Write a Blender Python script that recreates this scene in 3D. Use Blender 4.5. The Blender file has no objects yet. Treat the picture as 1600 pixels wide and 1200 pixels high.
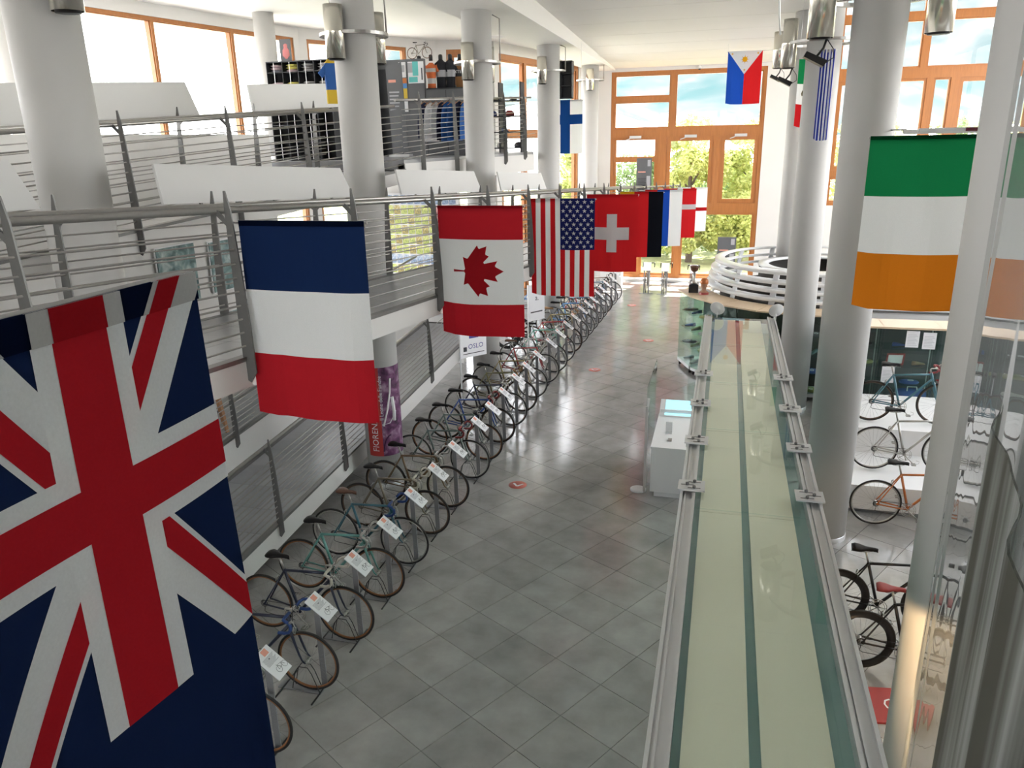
import bpy, math, random
from mathutils import Vector, Matrix
from mathutils.geometry import tessellate_polygon
RND = random.Random(11)
sc = bpy.context.scene
PI = math.pi
# ------------------------------------------------------------------ camera
cam_d = bpy.data.cameras.new('camera'); cam = bpy.data.objects.new('camera', cam_d)
sc.collection.objects.link(cam)
cam_d.sensor_fit = 'HORIZONTAL'; cam_d.sensor_width = 36.0; cam_d.lens = 36.0*1202/1600
cam_d.clip_start = 0.05; cam_d.clip_end = 600
_r = ((0.96541575, 0.05993508, -0.25373257), (0.25994171, -0.29619081, 0.91907634), (-0.02006835, -0.95324645, -0.3015269))
cam.matrix_world = Matrix(((_r[0][0], -_r[0][1], -_r[0][2], 0.0), (_r[1][0], -_r[1][1], -_r[1][2], 0.0), (_r[2][0], -_r[2][1], -_r[2][2], 5.4), (0, 0, 0, 1)))
sc.camera = cam
# ------------------------------------------------------------------ sky, sun, exposure
sc.view_settings.view_transform = 'Standard'; sc.view_settings.look = 'None'
sc.view_settings.exposure = 0.52; sc.view_settings.gamma = 1.0; sc.view_settings.use_curve_mapping = False
world = bpy.data.worlds.new('sky'); sc.world = world; world.use_nodes = True
_n = world.node_tree.nodes; _l = world.node_tree.links
_bg = _n['Background']; _bg.inputs['Strength'].default_value = 7.0
_tc = _n.new('ShaderNodeTexCoord'); _sx = _n.new('ShaderNodeSeparateXYZ'); _cr = _n.new('ShaderNodeValToRGB')
_l.new(_tc.outputs['Generated'], _sx.inputs[0]); _l.new(_sx.outputs['Z'], _cr.inputs[0]); _l.new(_cr.outputs[0], _bg.inputs['Color'])
_cr.color_ramp.elements[0].position = 0.0; _cr.color_ramp.elements[0].color = (1.0, 0.985, 0.96, 1)
_cr.color_ramp.elements[1].position = 0.7; _cr.color_ramp.elements[1].color = (0.80, 0.88, 1.0, 1)
sun_d = bpy.data.lights.new('sun', 'SUN'); sun = bpy.data.objects.new('sun', sun_d); sc.collection.objects.link(sun)
sun_d.energy = 22.0; sun_d.angle = 0.009; sun_d.color = (1.0, 0.93, 0.82)
sun.rotation_euler = Vector((-0.12, -0.42, -0.9)).to_track_quat('-Z', 'Y').to_euler()
sun.location = (0, 40, 40)
try:
    sc.cycles.transparent_max_bounces = 24; sc.cycles.max_bounces = 10
    sc.cycles.caustics_reflective = False; sc.cycles.caustics_refractive = False
except Exception:
    pass
# ------------------------------------------------------------------ materials
def _base(name):
    m = bpy.data.materials.new(name); m.use_nodes = True
    return m, m.node_tree.nodes, m.node_tree.links, m.node_tree.nodes['Principled BSDF']
def mat(name, col, rough=0.5, metal=0.0, var=0.06, scale=6.0, bump=0.0, bscale=60.0, rand=0.0, coat=0.0, emit=None):
    m, n, l, b = _base(name)
    b.inputs['Roughness'].default_value = rough; b.inputs['Metallic'].default_value = metal
    b.inputs['Coat Weight'].default_value = coat
    tc = n.new('ShaderNodeTexCoord'); nz = n.new('ShaderNodeTexNoise'); nz.inputs['Scale'].default_value = scale; nz.inputs['Detail'].default_value = 4
    l.new(tc.outputs['Object'], nz.inputs['Vector'])
    mx = n.new('ShaderNodeMix'); mx.data_type = 'RGBA'
    mx.inputs[6].default_value = tuple(max(0, c*(1-var)) for c in col)+(1,)
    mx.inputs[7].default_value = tuple(min(1, c*(1+var)) for c in col)+(1,)
    l.new(nz.outputs['Fac'], mx.inputs[0])
    out = mx.outputs[2]
    if rand:
        oi = n.new('ShaderNodeObjectInfo'); hs = n.new('ShaderNodeHueSaturation'); mr = n.new('ShaderNodeMapRange')
        mr.inputs[3].default_value = 1-rand; mr.inputs[4].default_value = 1+rand
        l.new(oi.outputs['Random'], mr.inputs[0]); l.new(mr.outputs[0], hs.inputs['Value']); l.new(out, hs.inputs['Color']); out = hs.outputs[0]
    l.new(out, b.inputs['Base Color'])
    if bump:
        n2 = n.new('ShaderNodeTexNoise'); n2.inputs['Scale'].default_value = bscale; bp = n.new('ShaderNodeBump'); bp.inputs['Strength'].default_value = bump
        bp.inputs['Distance'].default_value = 0.01
        l.new(tc.outputs['Object'], n2.inputs['Vector']); l.new(n2.outputs['Fac'], bp.inputs['Height']); l.new(bp.outputs[0], b.inputs['Normal'])
    if emit:
        b.inputs['Emission Color'].default_value = tuple(emit[:3])+(1,); b.inputs['Emission Strength'].default_value = emit[3]
    return m
def glass(name, tint=(0.93, 0.98, 0.96), ior=1.5, wave=0.0, wscale=(1, 1, 1), haze=None):
    m, n, l, b = _base(name); n.remove(b)
    out = n['Material Output']; tr = n.new('ShaderNodeBsdfTransparent'); gl = n.new('ShaderNodeBsdfGlossy'); fr = n.new('ShaderNodeFresnel'); mx = n.new('ShaderNodeMixShader')
    tr.inputs[0].default_value = tint+(1,); gl.inputs['Roughness'].default_value = 0.015; fr.inputs[0].default_value = ior
    base = tr.outputs[0]
    if haze:
        df = n.new('ShaderNodeBsdfDiffuse'); df.inputs[0].default_value = tuple(haze[:3])+(1,)
        if len(haze) > 4:
            t2 = n.new('ShaderNodeTexCoord'); p2 = n.new('ShaderNodeMapping'); p2.inputs['Scale'].default_value = (9, 9, 0.5); q2 = n.new('ShaderNodeTexNoise'); q2.inputs['Scale'].default_value = 1.2; q2.inputs['Detail'].default_value = 3; r2 = n.new('ShaderNodeValToRGB')
            r2.color_ramp.elements[0].position = 0.40; r2.color_ramp.elements[0].color = tuple(c*0.55 for c in haze[:3])+(1,); r2.color_ramp.elements[1].position = 0.68; r2.color_ramp.elements[1].color = (0.72, 0.76, 0.74, 1)
            l.new(t2.outputs['Object'], p2.inputs[0]); l.new(p2.outputs[0], q2.inputs['Vector']); l.new(q2.outputs['Fac'], r2.inputs[0]); l.new(r2.outputs[0], df.inputs[0])
        m2 = n.new('ShaderNodeMixShader'); m2.inputs[0].default_value = haze[3]
        l.new(tr.outputs[0], m2.inputs[1]); l.new(df.outputs[0], m2.inputs[2]); base = m2.outputs[0]
    if wave:
        tc = n.new('ShaderNodeTexCoord'); mp = n.new('ShaderNodeMapping'); mp.inputs['Scale'].default_value = wscale; nz = n.new('ShaderNodeTexNoise'); nz.inputs['Scale'].default_value = 1.0; nz.inputs['Detail'].default_value = 1
        bp = n.new('ShaderNodeBump'); bp.inputs['Strength'].default_value = wave; bp.inputs['Distance'].default_value = 0.05
        l.new(tc.outputs['Object'], mp.inputs[0]); l.new(mp.outputs[0], nz.inputs['Vector']); l.new(nz.outputs['Fac'], bp.inputs['Height']); l.new(bp.outputs[0], gl.inputs['Normal'])
    ge = n.new('ShaderNodeNewGeometry'); sb = n.new('ShaderNodeMath'); sb.operation = 'SUBTRACT'; sb.inputs[0].default_value = 1.0; ml = n.new('ShaderNodeMath'); ml.operation = 'MULTIPLY'
    l.new(ge.outputs['Backfacing'], sb.inputs[1]); l.new(sb.outputs[0], ml.inputs[0]); l.new(fr.outputs[0], ml.inputs[1])      # the rear face of a pane only transmits
    l.new(ml.outputs[0], mx.inputs[0]); l.new(base, mx.inputs[1]); l.new(gl.outputs[0], mx.inputs[2]); l.new(mx.outputs[0], out.inputs[0])
    return m
def cloth(name, col, trans=0.28):
    m, n, l, b = _base(name); n.remove(b)
    out = n['Material Output']; df = n.new('ShaderNodeBsdfDiffuse'); tl = n.new('ShaderNodeBsdfTranslucent'); mx = n.new('ShaderNodeMixShader')
    tc = n.new('ShaderNodeTexCoord'); nz = n.new('ShaderNodeTexNoise'); nz.inputs['Scale'].default_value = 220; cm = n.new('ShaderNodeMix'); cm.data_type = 'RGBA'
    cm.inputs[6].default_value = tuple(c*0.92 for c in col)+(1,); cm.inputs[7].default_value = tuple(min(1, c*1.06) for c in col)+(1,)
    l.new(tc.outputs['Object'], nz.inputs['Vector']); l.new(nz.outputs['Fac'], cm.inputs[0]); l.new(cm.outputs[2], df.inputs[0]); l.new(cm.outputs[2], tl.inputs[0])
    mx.inputs[0].default_value = trans; l.new(df.outputs[0], mx.inputs[1]); l.new(tl.outputs[0], mx.inputs[2]); l.new(mx.outputs[0], out.inputs[0])
    return m
def tile_mat(name, c1, c2, rough):
    m, n, l, b = _base(name)
    tc = n.new('ShaderNodeTexCoord'); geo = n.new('ShaderNodeNewGeometry'); nz = n.new('ShaderNodeTexNoise'); nz.inputs['Scale'].default_value = 2.6; nz.inputs['Detail'].default_value = 5; nz.inputs['Roughness'].default_value = 0.55
    l.new(geo.outputs['Position'], nz.inputs['Vector'])
    cr = n.new('ShaderNodeValToRGB'); cr.color_ramp.elements[0].position = 0.32; cr.color_ramp.elements[1].position = 0.7
    cr.color_ramp.elements[0].color = c1+(1,); cr.color_ramp.elements[1].color = c2+(1,)
    l.new(nz.outputs['Fac'], cr.inputs[0])
    oi = n.new('ShaderNodeObjectInfo'); mr = n.new('ShaderNodeMapRange'); mr.inputs[3].default_value = 0.9; mr.inputs[4].default_value = 1.1; hs = n.new('ShaderNodeHueSaturation')
    l.new(oi.outputs['Random'], mr.inputs[0]); l.new(mr.outputs[0], hs.inputs['Value']); l.new(cr.outputs[0], hs.inputs['Color']); l.new(hs.outputs[0], b.inputs['Base Color'])
    mr2 = n.new('ShaderNodeMapRange'); mr2.inputs[3].default_value = rough-0.02; mr2.inputs[4].default_value = rough+0.03
    l.new(nz.outputs['Fac'], mr2.inputs[0]); l.new(mr2.outputs[0], b.inputs['Roughness']); b.inputs['Specular IOR Level'].default_value = 0.8
    return m
def wood(name, c1, c2, rough=0.35):
    m, n, l, b = _base(name)
    tc = n.new('ShaderNodeTexCoord'); mp = n.new('ShaderNodeMapping'); mp.inputs['Scale'].default_value = (14, 14, 1.2); nz = n.new('ShaderNodeTexNoise'); nz.inputs['Scale'].default_value = 2.0; nz.inputs['Detail'].default_value = 5
    l.new(tc.outputs['Object'], mp.inputs[0]); l.new(mp.outputs[0], nz.inputs['Vector'])
    mx = n.new('ShaderNodeMix'); mx.data_type = 'RGBA'; mx.inputs[6].default_value = c1+(1,); mx.inputs[7].default_value = c2+(1,)
    l.new(nz.outputs['Fac'], mx.inputs[0]); l.new(mx.outputs[2], b.inputs['Base Color']); b.inputs['Roughness'].default_value = rough
    return m
def photo_mat(name, cols, scale):
    m, n, l, b = _base(name)
    tc = n.new('ShaderNodeTexCoord'); nz = n.new('ShaderNodeTexNoise'); nz.inputs['Scale'].default_value = scale; nz.inputs['Detail'].default_value = 5; nz.inputs['Distortion'].default_value = 0.6
    l.new(tc.outputs['Object'], nz.inputs['Vector']); cr = n.new('ShaderNodeValToRGB'); e = cr.color_ramp.elements
    e[0].position = 0.3; e[0].color = cols[0]+(1,); e[1].position = 0.7; e[1].color = cols[-1]+(1,)
    for i, c in enumerate(cols[1:-1]):
        x = e.new(0.3+0.4*(i+1)/(len(cols)-1)); x.color = c+(1,)
    l.new(nz.outputs['Fac'], cr.inputs[0]); l.new(cr.outputs[0], b.inputs['Base Color']); b.inputs['Roughness'].default_value = 0.45
    return m
M = {}
M['plaster'] = mat('plaster_white', (0.72, 0.71, 0.69), 0.7, var=0.025, scale=1.5)
M['column'] = mat('column_paint', (0.55, 0.545, 0.53), 0.55, var=0.02, scale=2)
M['ceiling'] = mat('ceiling_white', (0.78, 0.77, 0.75), 0.75, var=0.015, scale=1)
M['joint'] = mat('joint_grey', (0.35, 0.35, 0.35), 0.8)
M['floor'] = tile_mat('floor_tile_grey', (0.265, 0.256, 0.247), (0.365, 0.354, 0.34), 0.15)
M['ramp_tile'] = tile_mat('ramp_tile_grey', (0.26, 0.265, 0.28), (0.32, 0.325, 0.34), 0.3)
M['grout'] = mat('grout', (0.05, 0.048, 0.046), 0.9)
M['wood'] = wood('window_wood', (0.31, 0.115, 0.03), (0.48, 0.19, 0.055))
M['lightwood'] = wood('light_wood', (0.62, 0.46, 0.30), (0.76, 0.59, 0.41), 0.4)
M['easelwood'] = wood('easel_wood', (0.35, 0.17, 0.08), (0.5, 0.27, 0.14), 0.5)
M['steel'] = mat('brushed_steel', (0.38, 0.37, 0.35), 0.34, 0.85, var=0.08, scale=30)
M['post'] = mat('post_steel', (0.19, 0.19, 0.185), 0.45, 0.6, var=0.08, scale=20)
M['chrome'] = mat('chrome_tube', (0.86, 0.83, 0.74), 0.2, 1.0, var=0.03, scale=4)
M['alu'] = mat('aluminium', (0.66, 0.67, 0.67), 0.38, 0.55, var=0.04)
M['silver'] = mat('silver_metal', (0.46, 0.45, 0.42), 0.32, 0.9)
M['black'] = mat('black_paint', (0.012, 0.012, 0.013), 0.4)
M['rubber'] = mat('rubber', (0.018, 0.017, 0.016), 0.75)
M['gum'] = mat('gum_sidewall', (0.25, 0.105, 0.04), 0.7, var=0.2)
M['gumdark'] = mat('gum_dark', (0.10, 0.06, 0.035), 0.7, var=0.2)
M['leather_black'] = mat('leather_black', (0.014, 0.013, 0.013), 0.5, bump=0.1)
M['leather_black'].node_tree.nodes['Principled BSDF'].inputs['Specular IOR Level'].default_value = 0.15
M['leather_brown'] = mat('leather_brown', (0.11, 0.045, 0.022), 0.5, bump=0.1)
M['stand'] = mat('stand_grey', (0.25, 0.255, 0.265), 0.45, 0.3)
M['wire'] = mat('wire_dark', (0.035, 0.035, 0.037), 0.45, 0.4)
M['spoke'] = mat('spoke_steel', (0.22, 0.215, 0.21), 0.4, 0.7)
M['paper'] = mat('paper_white', (0.83, 0.83, 0.85), 0.6, var=0.01)
M['ink'] = mat('ink_grey', (0.42, 0.42, 0.45), 0.7)
M['inkdark'] = mat('ink_dark', (0.05, 0.05, 0.06), 0.7)
M['inkred'] = mat('ink_orange_red', (0.80, 0.36, 0.28), 0.7)
M['white'] = mat('white_lacquer', (0.82, 0.82, 0.82), 0.35, var=0.01)
M['board'] = mat('board_white', (0.70, 0.70, 0.69), 0.5, var=0.012)
M['ringwhite'] = mat('ring_white', (0.78, 0.79, 0.80), 0.22, var=0.01)
M['dark'] = mat('dark_interior', (0.05, 0.045, 0.04), 0.7)
M['greypanel'] = mat('panel_grey', (0.115, 0.12, 0.128), 0.5, var=0.03)
M['darkpanel'] = mat('panel_dark', (0.03, 0.032, 0.037), 0.5)
M['cream'] = mat('cream_board', (0.95, 0.90, 0.70), 0.5, var=0.03, scale=0.8)
M['teal'] = mat('teal_glass_edge', (0.30, 0.48, 0.44), 0.2)
M['wglass'] = glass('window_glass', (0.985, 0.985, 0.985), 1.45)
M['cglass'] = glass('case_glass', (0.89, 0.95, 0.93), 1.5)
M['roofglass'] = glass('roof_glass', (0.955, 0.985, 0.978), 1.6)
M['acrylic'] = glass('screen_glass', (0.90, 0.93, 0.94), 1.6, wave=0.25, wscale=(1.6, 1.6, 0.35), haze=(0.75, 0.78, 0.8, 0.14))
M['smoky'] = glass('smoky_film', (0.42, 0.43, 0.40), 1.6, wave=1.0, wscale=(5, 5, 0.7), haze=(0.36, 0.36, 0.31, 0.45, 1))
M['screen'] = mat('screen_on', (0.1, 0.3, 0.35), 0.3, emit=(0.35, 0.85, 1.0, 1.1))
M['grass'] = mat('grass', (0.27, 0.28, 0.13), 0.9, var=0.4, scale=2)
M['paving'] = mat('paving', (0.42, 0.41, 0.38), 0.9, var=0.1, scale=1)
M['hill'] = photo_mat('hill_slope', [(0.030, 0.060, 0.062), (0.062, 0.076, 0.077), (0.12, 0.12, 0.12)], 0.12)
_hb = M['hill'].node_tree.nodes['Principled BSDF']; _hb.inputs['Roughness'].default_value = 1.0; _hb.inputs['Specular IOR Level'].default_value = 0.0
M['leaf'] = cloth('leaf', (0.50, 0.54, 0.22), 0.5)
M['leaf2'] = cloth('leaf_dark', (0.24, 0.32, 0.15), 0.4)
M['bark'] = mat('bark', (0.10, 0.07, 0.05), 0.9)
FLAGC = {}
def fc(c):
    tab = {'red': (0.56, 0.018, 0.022), 'dred': (0.50, 0.02, 0.03), 'white': (0.84, 0.86, 0.86), 'navy': (0.008, 0.016, 0.05), 'fblue': (0.012, 0.027, 0.09), 'usblue': (0.025, 0.03, 0.16), 'black': (0.008, 0.009, 0.013), 'gold': (0.80, 0.42, 0.02),
           'blue': (0.015, 0.07, 0.42), 'finblue': (0.02, 0.10, 0.36), 'green': (0.012, 0.22, 0.075), 'orange': (0.66, 0.20, 0.015), 'dimhem_red': (0.34, 0.012, 0.018), 'dimhem_navy': (0.004, 0.008, 0.024), 'dimhem_green': (0.004, 0.07, 0.025), 'dimhem_white': (0.50, 0.50, 0.49), 'grblue': (0.03, 0.045, 0.30), 'brown': (0.12, 0.10, 0.04)}  # hem entries: weaker light through doubled cloth, put into the colour
    if c not in FLAGC: FLAGC[c] = cloth('cloth_'+c, tab[c], 0.22 if c in ('navy', 'fblue', 'black', 'usblue') else 0.32)
    return FLAGC[c]
# ------------------------------------------------------------------ mesh builder
class MB:
    def __init__(s): s.v = []; s.f = []; s.m = []; s.s = []
    def face(s, idx, mi=0, sm=False): s.f.append(tuple(idx)); s.m.append(mi); s.s.append(sm)
    def poly(s, pts, mi=0, sm=False):
        b = len(s.v); s.v.extend(tuple(p) for p in pts); s.face(range(b, b+len(pts)), mi, sm)
    def hexa(s, p, mi=0):
        b = len(s.v); s.v.extend(tuple(q) for q in p)
        for q in ((0, 3, 2, 1), (4, 5, 6, 7), (0, 1, 5, 4), (1, 2, 6, 5), (2, 3, 7, 6), (3, 0, 4, 7)): s.face([b+i for i in q], mi)
        return s
    def box(s, x0, x1, y0, y1, z0, z1, mi=0):
        return s.hexa([(x0, y0, z0), (x1, y0, z0), (x1, y1, z0), (x0, y1, z0), (x0, y0, z1), (x1, y0, z1), (x1, y1, z1), (x0, y1, z1)], mi)
    def beam(s, a, b, w, h, mi=0, upv=(0, 0, 1)):
        a = Vector(a); b = Vector(b); d = (b-a).normalized(); u = Vector(upv); r = d.cross(u)
        if r.length < 1e-5: r = d.cross(Vector((0, 1, 0)))
        r.normalize(); u = r.cross(d); r = r*w/2; u = u*h/2
        return s.hexa([a-r-u, a+r-u, b+r-u, b-r-u, a-r+u, a+r+u, b+r+u, b-r+u], mi)
    def tube(s, pts, r, n=8, closed=False, mi=0, caps=True, sm=True):
        P = [Vector(p) for p in pts]; N = len(P); rr = r if isinstance(r, (list, tuple)) else [r]*N
        t0 = None; nrm = None; base = len(s.v)
        for i in range(N):
            if closed: t = P[(i+1) % N]-P[i-1]
            else: t = P[min(i+1, N-1)]-P[max(i-1, 0)]
            t.normalize()
            if nrm is None:
                a = Vector((0, 0, 1)) if abs(t.z) < 0.9 else Vector((1, 0, 0)); nrm = (a-t*a.dot(t)).normalized()
            else:
                nrm = nrm-t*nrm.dot(t)
                if nrm.length < 1e-6: nrm = t.orthogonal()
                nrm.normalize()
            bn = t.cross(nrm)
            for k in range(n):
                an = 2*PI*k/n; s.v.append(tuple(P[i]+(nrm*math.cos(an)+bn*math.sin(an))*rr[i]))
        for i in range(N if closed else N-1):
            a = base+i*n; b = base+((i+1) % N)*n
            for k in range(n): s.face((a+k, a+(k+1) % n, b+(k+1) % n, b+k), mi, sm)
        if caps and not closed:
            s.face([base+k for k in range(n)][::-1], mi); s.face([base+(N-1)*n+k for k in range(n)], mi)
        return s
    def lathe(s, prof, n=24, c=(0, 0, 0), mi=0, sm=True, axis='z', ex=1.0, ey=1.0, caps=True):
        b = len(s.v)
        for (r, z) in prof:
            for k in range(n):
                a = 2*PI*k/n; x = r*math.cos(a)*ex; y = r*math.sin(a)*ey
                if axis == 'z': p = (x+c[0], y+c[1], z+c[2])
                elif axis == 'y': p = (x+c[0], z+c[1], -y+c[2])
                else: p = (z+c[0], x+c[1], y+c[2])
                s.v.append(p)
        for i in range(len(prof)-1):
            for k in range(n): s.face((b+i*n+k, b+i*n+(k+1) % n, b+(i+1)*n+(k+1) % n, b+(i+1)*n+k), mi, sm)
        if caps:
            s.face([b+k for k in range(n)][::-1], mi); s.face([b+(len(prof)-1)*n+k for k in range(n)], mi)
        return s
    def prism(s, pts, ext, mi=0):
        b = len(s.v); n = len(pts); e = Vector(ext)
        s.v.extend(tuple(p) for p in pts); s.v.extend(tuple(Vector(p)+e) for p in pts)
        tris = tessellate_polygon([[Vector(p) for p in pts]])
        for t in tris:
            s.face([b+i for i in t], mi); s.face([b+n+i for i in t][::-1], mi)
        for i in range(n): s.face((b+i, b+(i+1) % n, b+n+(i+1) % n, b+n+i), mi)
        return s
    def mesh(s, name, mats):
        me = bpy.data.meshes.new(name); me.from_pydata(s.v, [], s.f)
        for m in (mats if isinstance(mats, (list, tuple)) else [mats]): me.materials.append(m)
        me.polygons.foreach_set('material_index', s.m); me.polygons.foreach_set('use_smooth', s.s); me.update()
        return me
    def build(s, name, mats, parent=None, loc=(0, 0, 0)):
        return link(name, s.mesh(name, mats), parent, loc)
def link(name, me, parent=None, loc=(0, 0, 0), rz=0.0):
    o = bpy.data.objects.new(name, me); sc.collection.objects.link(o)
    o.location = loc; o.rotation_euler = (0, 0, rz)
    if parent is not None: o.parent = parent
    return o
def tag(o, label, cat, group=None):
    o['label'] = label; o['category'] = cat
    if group: o['group'] = group
    return o
def thing(name, label, cat, loc=(0, 0, 0), rz=0.0, group=None):
    return tag(link(name, None, None, loc, rz), label, cat, group)
def struct(o):
    o['kind'] = 'structure'; return o
def stuff(o):
    o['kind'] = 'stuff'; return o
def setmat(o, m):
    o.material_slots[0].link = 'OBJECT'; o.material_slots[0].material = m; return o
def arc(cx, cz, r, a0, a1, n, y=0.0):
    return [(cx+r*math.cos(a0+(a1-a0)*i/n), y, cz+r*math.sin(a0+(a1-a0)*i/n)) for i in range(n+1)]
def text_mesh(body, size):
    cu = bpy.data.curves.new('lettering', 'FONT'); cu.body = body; cu.size = size; cu.resolution_u = 2
    o = bpy.data.objects.new('lettering', cu); sc.collection.objects.link(o)
    dg = bpy.context.evaluated_depsgraph_get(); me = o.evaluated_get(dg).to_mesh()
    vs = [tuple(v.co) for v in me.vertices]; fs = [tuple(p.vertices) for p in me.polygons]
    o.evaluated_get(dg).to_mesh_clear(); bpy.data.objects.remove(o); bpy.data.curves.remove(cu)
    return vs, fs
def put_text(mb, body, size, fmap, mi=0, align='left'):
    vs, fs = text_mesh(body, size)
    if not vs: return
    w = max(v[0] for v in vs)
    off = -w/2 if align == 'center' else 0
    b = len(mb.v); mb.v.extend(tuple(fmap(v[0]+off, v[1])) for v in vs)
    for f in fs: mb.face([b+i for i in f], mi)
#@@STRUCT
# ------------------------------------------------------------------ the setting
def struct_box(name, boxes, m, label=None):
    mb = MB()
    for b in boxes: mb.box(*b)
    return struct(mb.build(name, m))
# floor: grout bed and square tiles laid on the skew
fl = struct_box('floor', [(-14.6, 12.6, -9.6, 31.6, -0.3, -0.008)], M['grout'])
TA = math.radians(-30.2); E1 = (math.cos(TA), math.sin(TA)); E2 = (-math.sin(TA), math.cos(TA)); TS = 0.623; TX = 0.193*E1[0]+0.286*E2[0]; TY = 0.193*E1[1]+0.286*E2[1]
tm = MB().box(-TS/2+0.003, TS/2-0.003, -TS/2+0.003, TS/2-0.003, -0.009, 0.0).mesh('tile', M['floor'])
cells = []
for i in range(-75, 75):
    for j in range(-75, 75):
        x = TX+(i+.5)*TS*E1[0]+(j+.5)*TS*E2[0]; y = TY+(i+.5)*TS*E1[1]+(j+.5)*TS*E2[1]
        if -13.5 < x < 11.5 and -8.8 < y < 30.5: cells.append((x, y))
def seen(c): return (-5.2 < c[0] < 0.0 and c[1] > 3.4) or (1.4 < c[0] < 2.6 and 6.5 < c[1] < 11)
cells.sort(key=lambda c: (0 if seen(c) else 1, c[0]**2+c[1]**2))
for c in cells[:298]:
    link('tile', tm, fl, (c[0], c[1], 0), TA)
mb = MB()
for c in cells[298:]:
    h = TS/2-0.003; p = []
    for z in (-0.009, 0.0):
        for a, b in ((-h, -h), (h, -h), (h, h), (-h, h)): p.append((c[0]+a*E1[0]+b*E2[0], c[1]+a*E1[1]+b*E2[1], z))
    mb.hexa(p)
stuff(mb.build('tile_field', M['floor'], fl))
def wall(name, P, Q, z0, z1, ops, th=0.24, m=None):
    P = Vector((P[0], P[1], 0)); Q = Vector((Q[0], Q[1], 0)); L = (Q-P).length; mb = MB(); cur = 0.0
    for (a, b, zb, zt) in sorted(ops):
        if a > cur: mb.box(cur, a, -th/2, th/2, z0, z1)
        if zb > z0: mb.box(a, b, -th/2, th/2, z0, zb)
        if zt < z1: mb.box(a, b, -th/2, th/2, zt, z1)
        cur = b
    if cur < L: mb.box(cur, L, -th/2, th/2, z0, z1)
    o = mb.build(name, m or M['plaster']); o.location = (P.x, P.y, 0); o.rotation_euler = (0, 0, math.atan2(Q.y-P.y, Q.x-P.x))
    return struct(o)
WN = [0]
def window(P, Q, a, b, zb, zt, bars, sashes, fw=0.12):
    """bars: solid frame members (s0,s1,z0,z1); sashes: openings with their own frame and pane."""
    WN[0] += 1
    d = math.atan2(Q[1]-P[1], Q[0]-P[0])
    root = struct(link('window_%d' % WN[0], None, None, (P[0], P[1], 0), d))
    for (s0, s1, z0, z1) in [(a, a+fw, zb, zt), (b-fw, b, zb, zt), (a+fw, b-fw, zt-fw, zt), (a+fw, b-fw, zb, zb+fw)]+bars:
        MB().box(s0, s1, -0.09, 0.09, z0, z1).build('frame_bar', M['wood'], root)
    for (s0, s1, z0, z1, w) in sashes:
        mb = MB(); y = 0.055
        for r in ((s0, s0+w, z0, z1), (s1-w, s1, z0, z1), (s0+w, s1-w, z0, z0+w), (s0+w, s1-w, z1-w, z1)): mb.box(r[0], r[1], -y, y, r[2], r[3])
        f = mb.build('sash', M['wood'], root)
        MB().box(s0+w-0.01, s1-w+0.01, -0.008, 0.008, z0+w-0.01, z1-w+0.01).build('pane', M['wglass'], f)
    return root
def grid_window(P, Q, a, b, zb, zt, cols, rows, fw=0.10, sw=0.06):
    bars = []; S = [a+fw]+[c for c in cols]+[b-fw]; Z = [zb+fw]+list(rows)+[zt-fw]
    for c in cols: bars.append((c-fw/2, c+fw/2, zb+fw, zt-fw))
    for i in range(len(S)-1):
        s0 = S[i]+(fw/2 if i else 0); s1 = S[i+1]-(fw/2 if i < len(S)-2 else 0)
        for r in rows: bars.append((s0, s1, r-fw/2, r+fw/2))
    sash = []
    for i in range(len(S)-1):
        s0 = S[i]+(fw/2 if i else 0); s1 = S[i+1]-(fw/2 if i < len(S)-2 else 0)
        for k in range(len(Z)-1):
            z0 = Z[k]+(fw/2 if k else 0); z1 = Z[k+1]-(fw/2 if k < len(Z)-2 else 0)
            sash.append((s0, s1, z0, z1, sw))
    return window(P, Q, a, b, zb, zt, bars, sash, fw)
# back wall with the two tall timber windows
BP = (-5.15, 31.0); BQ = (12.0, 31.0); x0 = 5.15
wall('wall_back', BP, BQ, 0, 11.6, [(-4.4+x0, 1.18+x0, 0.08, 7.76), (3.45+x0, 9.3+x0, 2.9, 11.2)])
def X(v): return v+x0
window(BP, BQ, X(-4.4), X(1.18), 0.08, 7.76,
       [(X(-4.28), X(1.06), 5.42, 5.74), (X(-2.2), X(-2.02), 5.74, 7.64), (X(-4.28), X(-2.2), 6.7, 6.86), (X(-2.62), X(-2.28), 2.98, 5.42), (X(-0.55), X(-0.30), 2.98, 5.42), (X(-4.28), X(1.06), 2.62, 2.98),
        (X(-3.38), X(-3.18), 0.2, 2.62), (X(-1.86), X(-1.62), 0.2, 2.62)],
       [(X(-4.28), X(-2.2), 6.86, 7.64, 0.05), (X(-4.28), X(-2.2), 5.74, 6.7, 0.05), (X(-2.02), X(1.06), 5.74, 7.64, 0.05),
        (X(-4.28), X(-2.62), 4.62, 5.42, 0.10), (X(-4.28), X(-2.62), 2.98, 4.62, 0.10), (X(-2.28), X(-0.55), 2.98, 5.42, 0.16), (X(-0.30), X(1.06), 2.98, 5.42, 0.16),
        (X(-4.28), X(-3.38), 0.2, 2.62, 0.10), (X(-3.18), X(-1.86), 0.2, 2.62, 0.07), (X(-1.62), X(1.06), 0.2, 2.62, 0.07)])
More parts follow.
